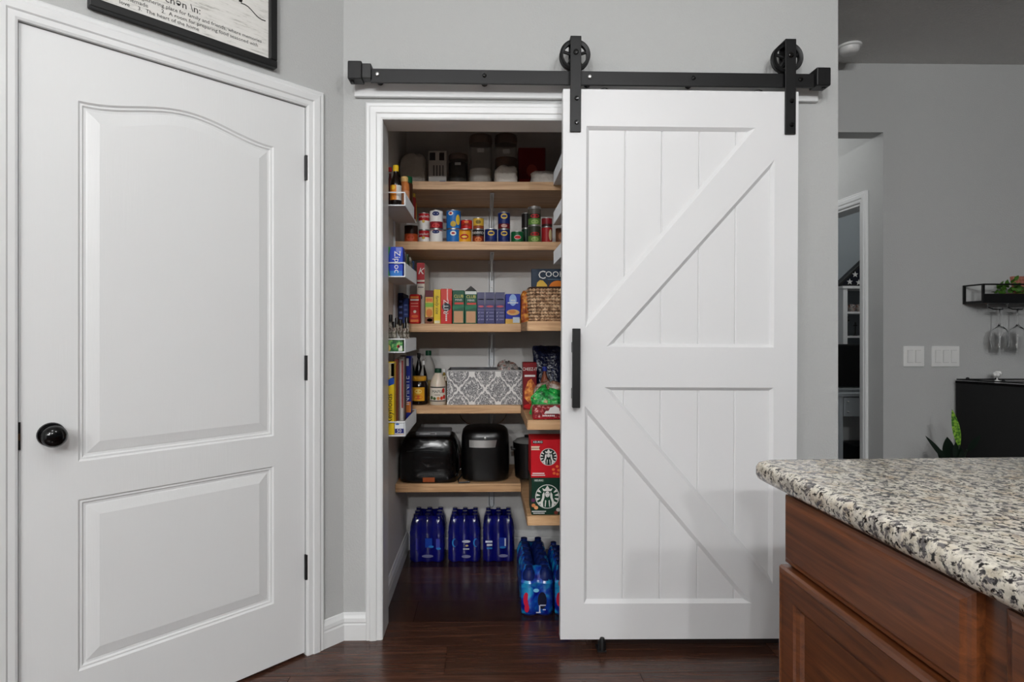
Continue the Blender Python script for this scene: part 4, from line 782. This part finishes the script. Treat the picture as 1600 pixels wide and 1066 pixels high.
# ------------------------------------------------------------------ far wall: switches, shelf, bar cabinet, plants
def switch(label, a, b, n):
    x0, x1 = PX(a, 3.29), PX(b, 3.29); z0, z1 = PZ(573, 3.29, 1450), PZ(541, 3.29, 1450); w, h = x1-x0, z1-z0
    r = thing('light_switch', label, 'light switch', ((x0+x1)/2, YF, z0)); MB().box(-w/2, w/2, -.007, -.0003, 0, h).build('switch_plate', 'white_plastic', r, bev=.002)
    for k in range(n):
        cx = (k-(n-1)/2)*.046; MB().box(cx-.0175, cx+.0175, -.0085, -.006, .022, h-.022).build('rocker_frame', (206, 206, 204), r)
        MB().prism([(cx-.015, .025), (cx+.015, .025), (cx+.015, h-.025), (cx-.015, h-.025)], -.010, -.0085).build('rocker', 'white_plastic', r, rot=(math.radians(2.5), 0, 0))
switch('white switch plate with two rockers', 1413, 1445, 2); switch('white switch plate with three rockers', 1457, 1500, 3)
sd = thing('smoke_detector', 'white round smoke detector on the ceiling', 'smoke detector', (PX(1327, 3.1), 3.1, ZC))
MB().lathe([(0, -.0005), (.060, -.0005), (.060, -.010), (.055, -.014)], 28).build('mounting_base', 'white_plastic', sd, smooth=True); MB().lathe([(.050, -.013), (.048, -.03), (.036, -.042), (.02, -.044), (0, -.044)], 28).build('sensor_dome', 'white_plastic', sd, smooth=True)
SX, SW = PX(1536, 3.16), .52; szb, szt = 1.357, 1.462
ws = thing('wall_shelf', 'black metal wall shelf with wire glass rack below', 'shelf', (SX, 3.16, szb))
MB().box(0, SW, 0, .138, 0, .014).build('shelf_tray', 'black_satin', ws); MB().box(0, SW, -.004, .004, 0, .052).build('front_bar', 'black_satin', ws, bev=.001)
MB().tube([(.004, .136, .104), (.004, .0, .104), (SW-.004, 0, .104), (SW-.004, .136, .104)], .005, 6).build('top_rail', 'black_satin', ws)
for x in (.004, SW-.004):
    for y in (.004, .13): MB().box(x-.006, x+.006, y-.005, y+.005, 0, .107).build('corner_post', 'black_satin', ws)
for x in (.03, .14, .25, .36, .47): MB().tube([(x, .004, 0), (x, .004, -.022), (x+.03, .004, -.034), (x+.085, .004, -.034), (x+.085, .004, -.024)], .003, 6).build('glass_rail', 'black_satin', ws)
WG = [(0, .0), (.034, 0), (.034, .002), (.006, .006), (.004, .012), (.0035, .085), (.008, .098), (.030, .120), (.042, .150), (.043, .180), (.036, .225), (.0345, .225), (.0415, .180), (.0405, .150), (.029, .122), (0, .102)]
for i, (px, yy) in enumerate(((1562, 3.19), (1590, 3.19))):
    o = MB().lathe([(r, -z) for r, z in WG], 28).build('wine_glass', 'clear_glass', loc=(PX(px, yy), yy, 1.3325), smooth=True)
    tag(o, ['hanging wine glass next to the end post of the wall shelf', 'hanging wine glass below the small shelf plant'][i], 'wine glass', 'wine glasses under the wall shelf')
def leafmesh(L_, W_, bend, n=8):
    mb = MB(); P = []
    for k in range(n+1):
        t = k/n; w = W_*math.sin(PI*min(1, t*.96+.04))**.8*(1-.25*t); y = bend*t*t*L_
        P += [(-w, y+.12*w, L_*t), (0, y, L_*t), (w, y+.12*w, L_*t)]
    return mb.add(P, [f for k in range(n) for f in ((3*k, 3*k+1, 3*k+4, 3*k+3), (3*k+1, 3*k+2, 3*k+5, 3*k+4))])
pl = thing('potted_succulent', 'small leafy green plant in a red tray on the wall shelf', 'plant', (PX(1584, 3.2), 3.21, szb+.0145))
MB().loft([[(-.07, -.03, 0), (.1, -.03, 0), (.1, .03, 0), (-.07, .03, 0)], [(-.075, -.035, .04), (.105, -.035, .04), (.105, .035, .04), (-.075, .035, .04)]]).build('planter', (120, 44, 36), pl)
rl = random.Random(5); lm = None
for k in range(60):
    x, y = rl.uniform(-.085, .11), rl.uniform(-.045, .03); z = .03+rl.uniform(0, .085)*(1-abs(x-.0)/.16)
    if lm is None: ob = leafmesh(.032, .013, .4, 4).build('leaf', 'leaf_small', pl, smooth=True); lm = ob.data
    else: ob = bpy.data.objects.new('leaf', lm); COL.objects.link(ob); ob.parent = pl
    ob.location = (x, y, z); ob.rotation_euler = (rl.uniform(-1.2, 1.4), rl.uniform(-.9, .9), rl.uniform(0, 6.28))
tp = MB().prism([(0, 0), (.12, 0), (.105, .1), (-.012, .1)], 0, .02).build('terracotta_plaque', 'terracotta', loc=(PX(1593, 3.25), 3.268, szb+.062), rot=(math.radians(-8), 0, 0), bev=.003); tag(tp, 'rough terracotta plaque leaning behind the shelf plant', 'plaque')
bar = thing('bar_cabinet', 'black angled bar cabinet standing against the far wall', 'cabinet', (2.7, 3.25, 0))
fp = [(-.012, .02), (.145, -.235), (.72, -.235), (.72, .02)]
MB().prism_z(fp, .03, .905).build('cabinet_body', 'black_satin', bar); MB().prism_z([(x-.004 if x < .3 else x, y-.004 if y < 0 else y) for x, y in fp], .905, .918).build('cabinet_top', 'black_gloss', bar)
MB().prism_z([(.02, .0), (.15, -.21), (.70, -.21), (.70, .0)], 0, .03).build('plinth', 'black_satin', bar)
MB().box(.16, .43, -.241, -.235, .06, .88).build('cabinet_door', 'black_satin', bar, bev=.002); MB().box(.44, .71, -.241, -.235, .06, .88).build('cabinet_door', 'black_satin', bar, bev=.002)
MB().tube([(.145, -.232, .926), (-.010, .015, .926), (.72, .015, .926)], .004, 6).build('gallery_rail', 'black_satin', bar)
for x, y in ((.05, .014), (.22, .014), (.10, -.16), (.4, .014)): MB().ball((x, y, .930), .009, .009, .008).build('rail_knob', 'black_satin', bar, smooth=True)
wo = thing('rose_ornament', 'small white rose ornament on the black bar cabinet', 'ornament', (PX(1558, 3.2), 3.2, .9185))
MB().lathe([(.014, 0), (.012, .006), (.004, .01), (.004, .02)], 12).build('ornament_base', 'white_plastic', wo, smooth=True)
rb = MB()
for k in range(9): a = k*2.4; rb.ball((.011*math.cos(a)*(k > 2), .011*math.sin(a)*(k > 2), .034+.006*(k % 3)), .013, .013, .014, 8, 5)
rb.build('rose_head', 'white_plastic', wo, smooth=True)
pp = thing('potted_plant', 'leafy potted plant on the floor beside the black bar cabinet', 'plant', (2.42, 2.98, 0))
MB().lathe([(0, 0), (.085, 0), (.09, .01), (.115, .34), (.122, .35), (.122, .38), (.108, .38), (.10, .35), (0, .345)], 28).build('plant_pot', (196, 194, 190), pp, smooth=True)
def leaf(px0, py0, px1, py1, wid, mat, yy=2.98, bend=.25, rz=0):
    a, b = at(px0, py0, yy), at(px1, py1, yy); L_ = (b-a).length; ang = math.atan2(b.x-a.x, b.z-a.z)
    o = leafmesh(L_, wid, bend).build('leaf', mat, pp, smooth=True); o.location = a-Vector((2.42, 2.98, 0)); o.rotation_euler = (0, ang, rz)
    MB().tube([(0, 0, .35), tuple(Vector((a.x-2.42, a.y-2.98, a.z))*.55+Vector((0, 0, .17))), (a.x-2.42, a.y-2.98, a.z+.01)], .004, 6).build('leaf_stalk', 'leaf_dark', pp, smooth=True)
leaf(1499, 698, 1492, 640, .024, 'leaf_bright', 2.97, .1); leaf(1480, 722, 1451, 682, .015, 'leaf_dark', 2.99, .15); leaf(1484, 722, 1486, 684, .040, 'leaf_dark', 3.0, .2); leaf(1496, 720, 1500, 690, .03, 'leaf_dark', 2.96, .2)
leaf(1511, 706, 1536, 680, .020, 'leaf_dark', 2.93, .1); leaf(1488, 740, 1470, 700, .03, 'leaf_dark', 3.0, .2); leaf(1500, 740, 1510, 702, .025, 'leaf_dark', 2.94, .2)
# ------------------------------------------------------------------ study seen through the hall doorway
hu = thing('display_hutch', 'white open display hutch in the study', 'hutch', (2.64, 4.62, 0)); hl = PX(1317.5, 4.62)-2.64; hr = hl+.95
zt = PZ(447, 4.62, 1330)
MB().box(hl, hr, .30, .31, .76, zt-.02).build('back_panel', (120, 126, 130), hu)
MB().box(hl, hl+.035, 0, .30, .76, zt-.02).build('side_post', 'white_trim', hu); MB().box(hr-.035, hr, 0, .30, .76, zt-.02).build('side_post', 'white_trim', hu); MB().box(hl-.01, hr+.01, -.01, .31, zt-.02, zt).build('hutch_top', 'white_trim', hu)
SZ = [PZ(487, 4.62, 1330), PZ(525, 4.62, 1330)]
for z in SZ: MB().box(hl+.035, hr-.035, .005, .30, z-.016, z).build('hutch_shelf', 'white_trim', hu)
MB().box(hl-.01, hr+.01, -.01, .31, .0, .76).build('hutch_base', 'white_trim', hu)
fx = hl+2.64-.012
fc = thing('flag_case', 'triangular black display case with a folded starry flag', 'flag case', (fx, 4.70, zt+.0005)); fw = .56
MB().prism([(0, 0), (fw, 0), (fw/2, fw*.47)], 0, .07).build('case_body', 'black_satin', fc, bev=.003); MB().prism([(.05, .022), (fw-.05, .022), (fw/2, fw*.47-.035)], -.001, .0).build('folded_flag', (22, 24, 34), fc)
for x, z in ((.115, .04), (.16, .10), (.19, .035), (.24, .07), (.24, .14), (.30, .04), (.33, .11), (.37, .05)):
    MB().prism([(x+(.026 if k % 2 == 0 else .011)*math.sin(PI*k/5), z+(.026 if k % 2 == 0 else .011)*math.cos(PI*k/5)) for k in range(10)], -.003, -.001).build('star', (206, 206, 204), fc)
for k in range(3):
    o = MB().lathe([(0, 0), (.018, 0), (.032, .03), (.03, .05), (.022, .062), (0, .06)], 14).build('trinket_bowl', 'crinkle', loc=(hl+2.64+.07+.062*(k % 3)+.2*(k//3), 4.72, SZ[0]+.0005), smooth=True); tag(o, ['small patterned bowl against the hutch post', 'small patterned bowl between two like bowls on the hutch', 'small patterned bowl third from the hutch post'][k], 'bowl', 'bowls on the hutch shelf')
for k, (x, h) in enumerate(((.06, .10), (.085, .16), (.15, .11), (.24, .14))):
    o = MB().lathe([(0, 0), (.018, 0), (.016, .006), (.004, .014), (.004, h*.7), (.014, h*.74), (.016, h*.8), (.006, h*.84), (.006, h), (0, h)], 12).build('candlestick', 'black_satin', loc=(hl+2.64+x, 4.70, SZ[1]+.0005), smooth=True); tag(o, ['short black candlestick by the hutch post', 'tallest black candlestick on the lower hutch shelf', 'middling black candlestick with space around it', 'tall black candlestick further along the shelf'][k], 'candlestick', 'candlesticks on the hutch shelf')
dk = thing('desk', 'pale grey desk with a drawer in the study', 'desk', (PX(1309, 4.2), 4.2, 0)); zd = .745
MB().box(0, 1.1, 0, .38, zd-.025, zd).build('desk_top', (150, 156, 160), dk, bev=.003); MB().box(.0, .045, .01, .37, 0, zd-.025).build('desk_leg', (160, 166, 170), dk); MB().box(1.05, 1.095, .01, .37, 0, zd-.025).build('desk_leg', (160, 166, 170), dk)
d_ = MB().box(.05, .5, .004, .3, zd-.17, zd-.03).build('drawer', (164, 170, 174), dk, bev=.002)
for z in (zd-.06, zd-.135): MB().ball((.075, -.004, z), .007, .008, .007, 8, 5).build('drawer_knob', 'steel', d_, smooth=True)
tv = thing('television', 'glossy black flat television standing on the grey desk', 'television', (PX(1309, 4.3)+.5, 4.3, zd+.0005))
zv = PZ(538, 4.3, 1330)-zd
MB().box(-.54, .54, .0, .045, .03, zv).build('screen', 'black_gloss', tv, bev=.012, seg=3); MB().box(-.2, .2, -.05, .1, 0, .008).build('stand_base', 'black_gloss', tv, bev=.002); MB().box(-.05, .05, .015, .035, .005, .06).build('stand_neck', 'black_gloss', tv)
o = MB().box(-.2, .2, 0, .25, 0, .34).build('underdesk_dark_box', 'black_satin', loc=(PX(1309, 4.3)+.34, 4.28, .0005), bev=.01); tag(o, 'black box filling the dark space under the grey desk', 'dark box')  # black box stands for the under-desk dark and something in it
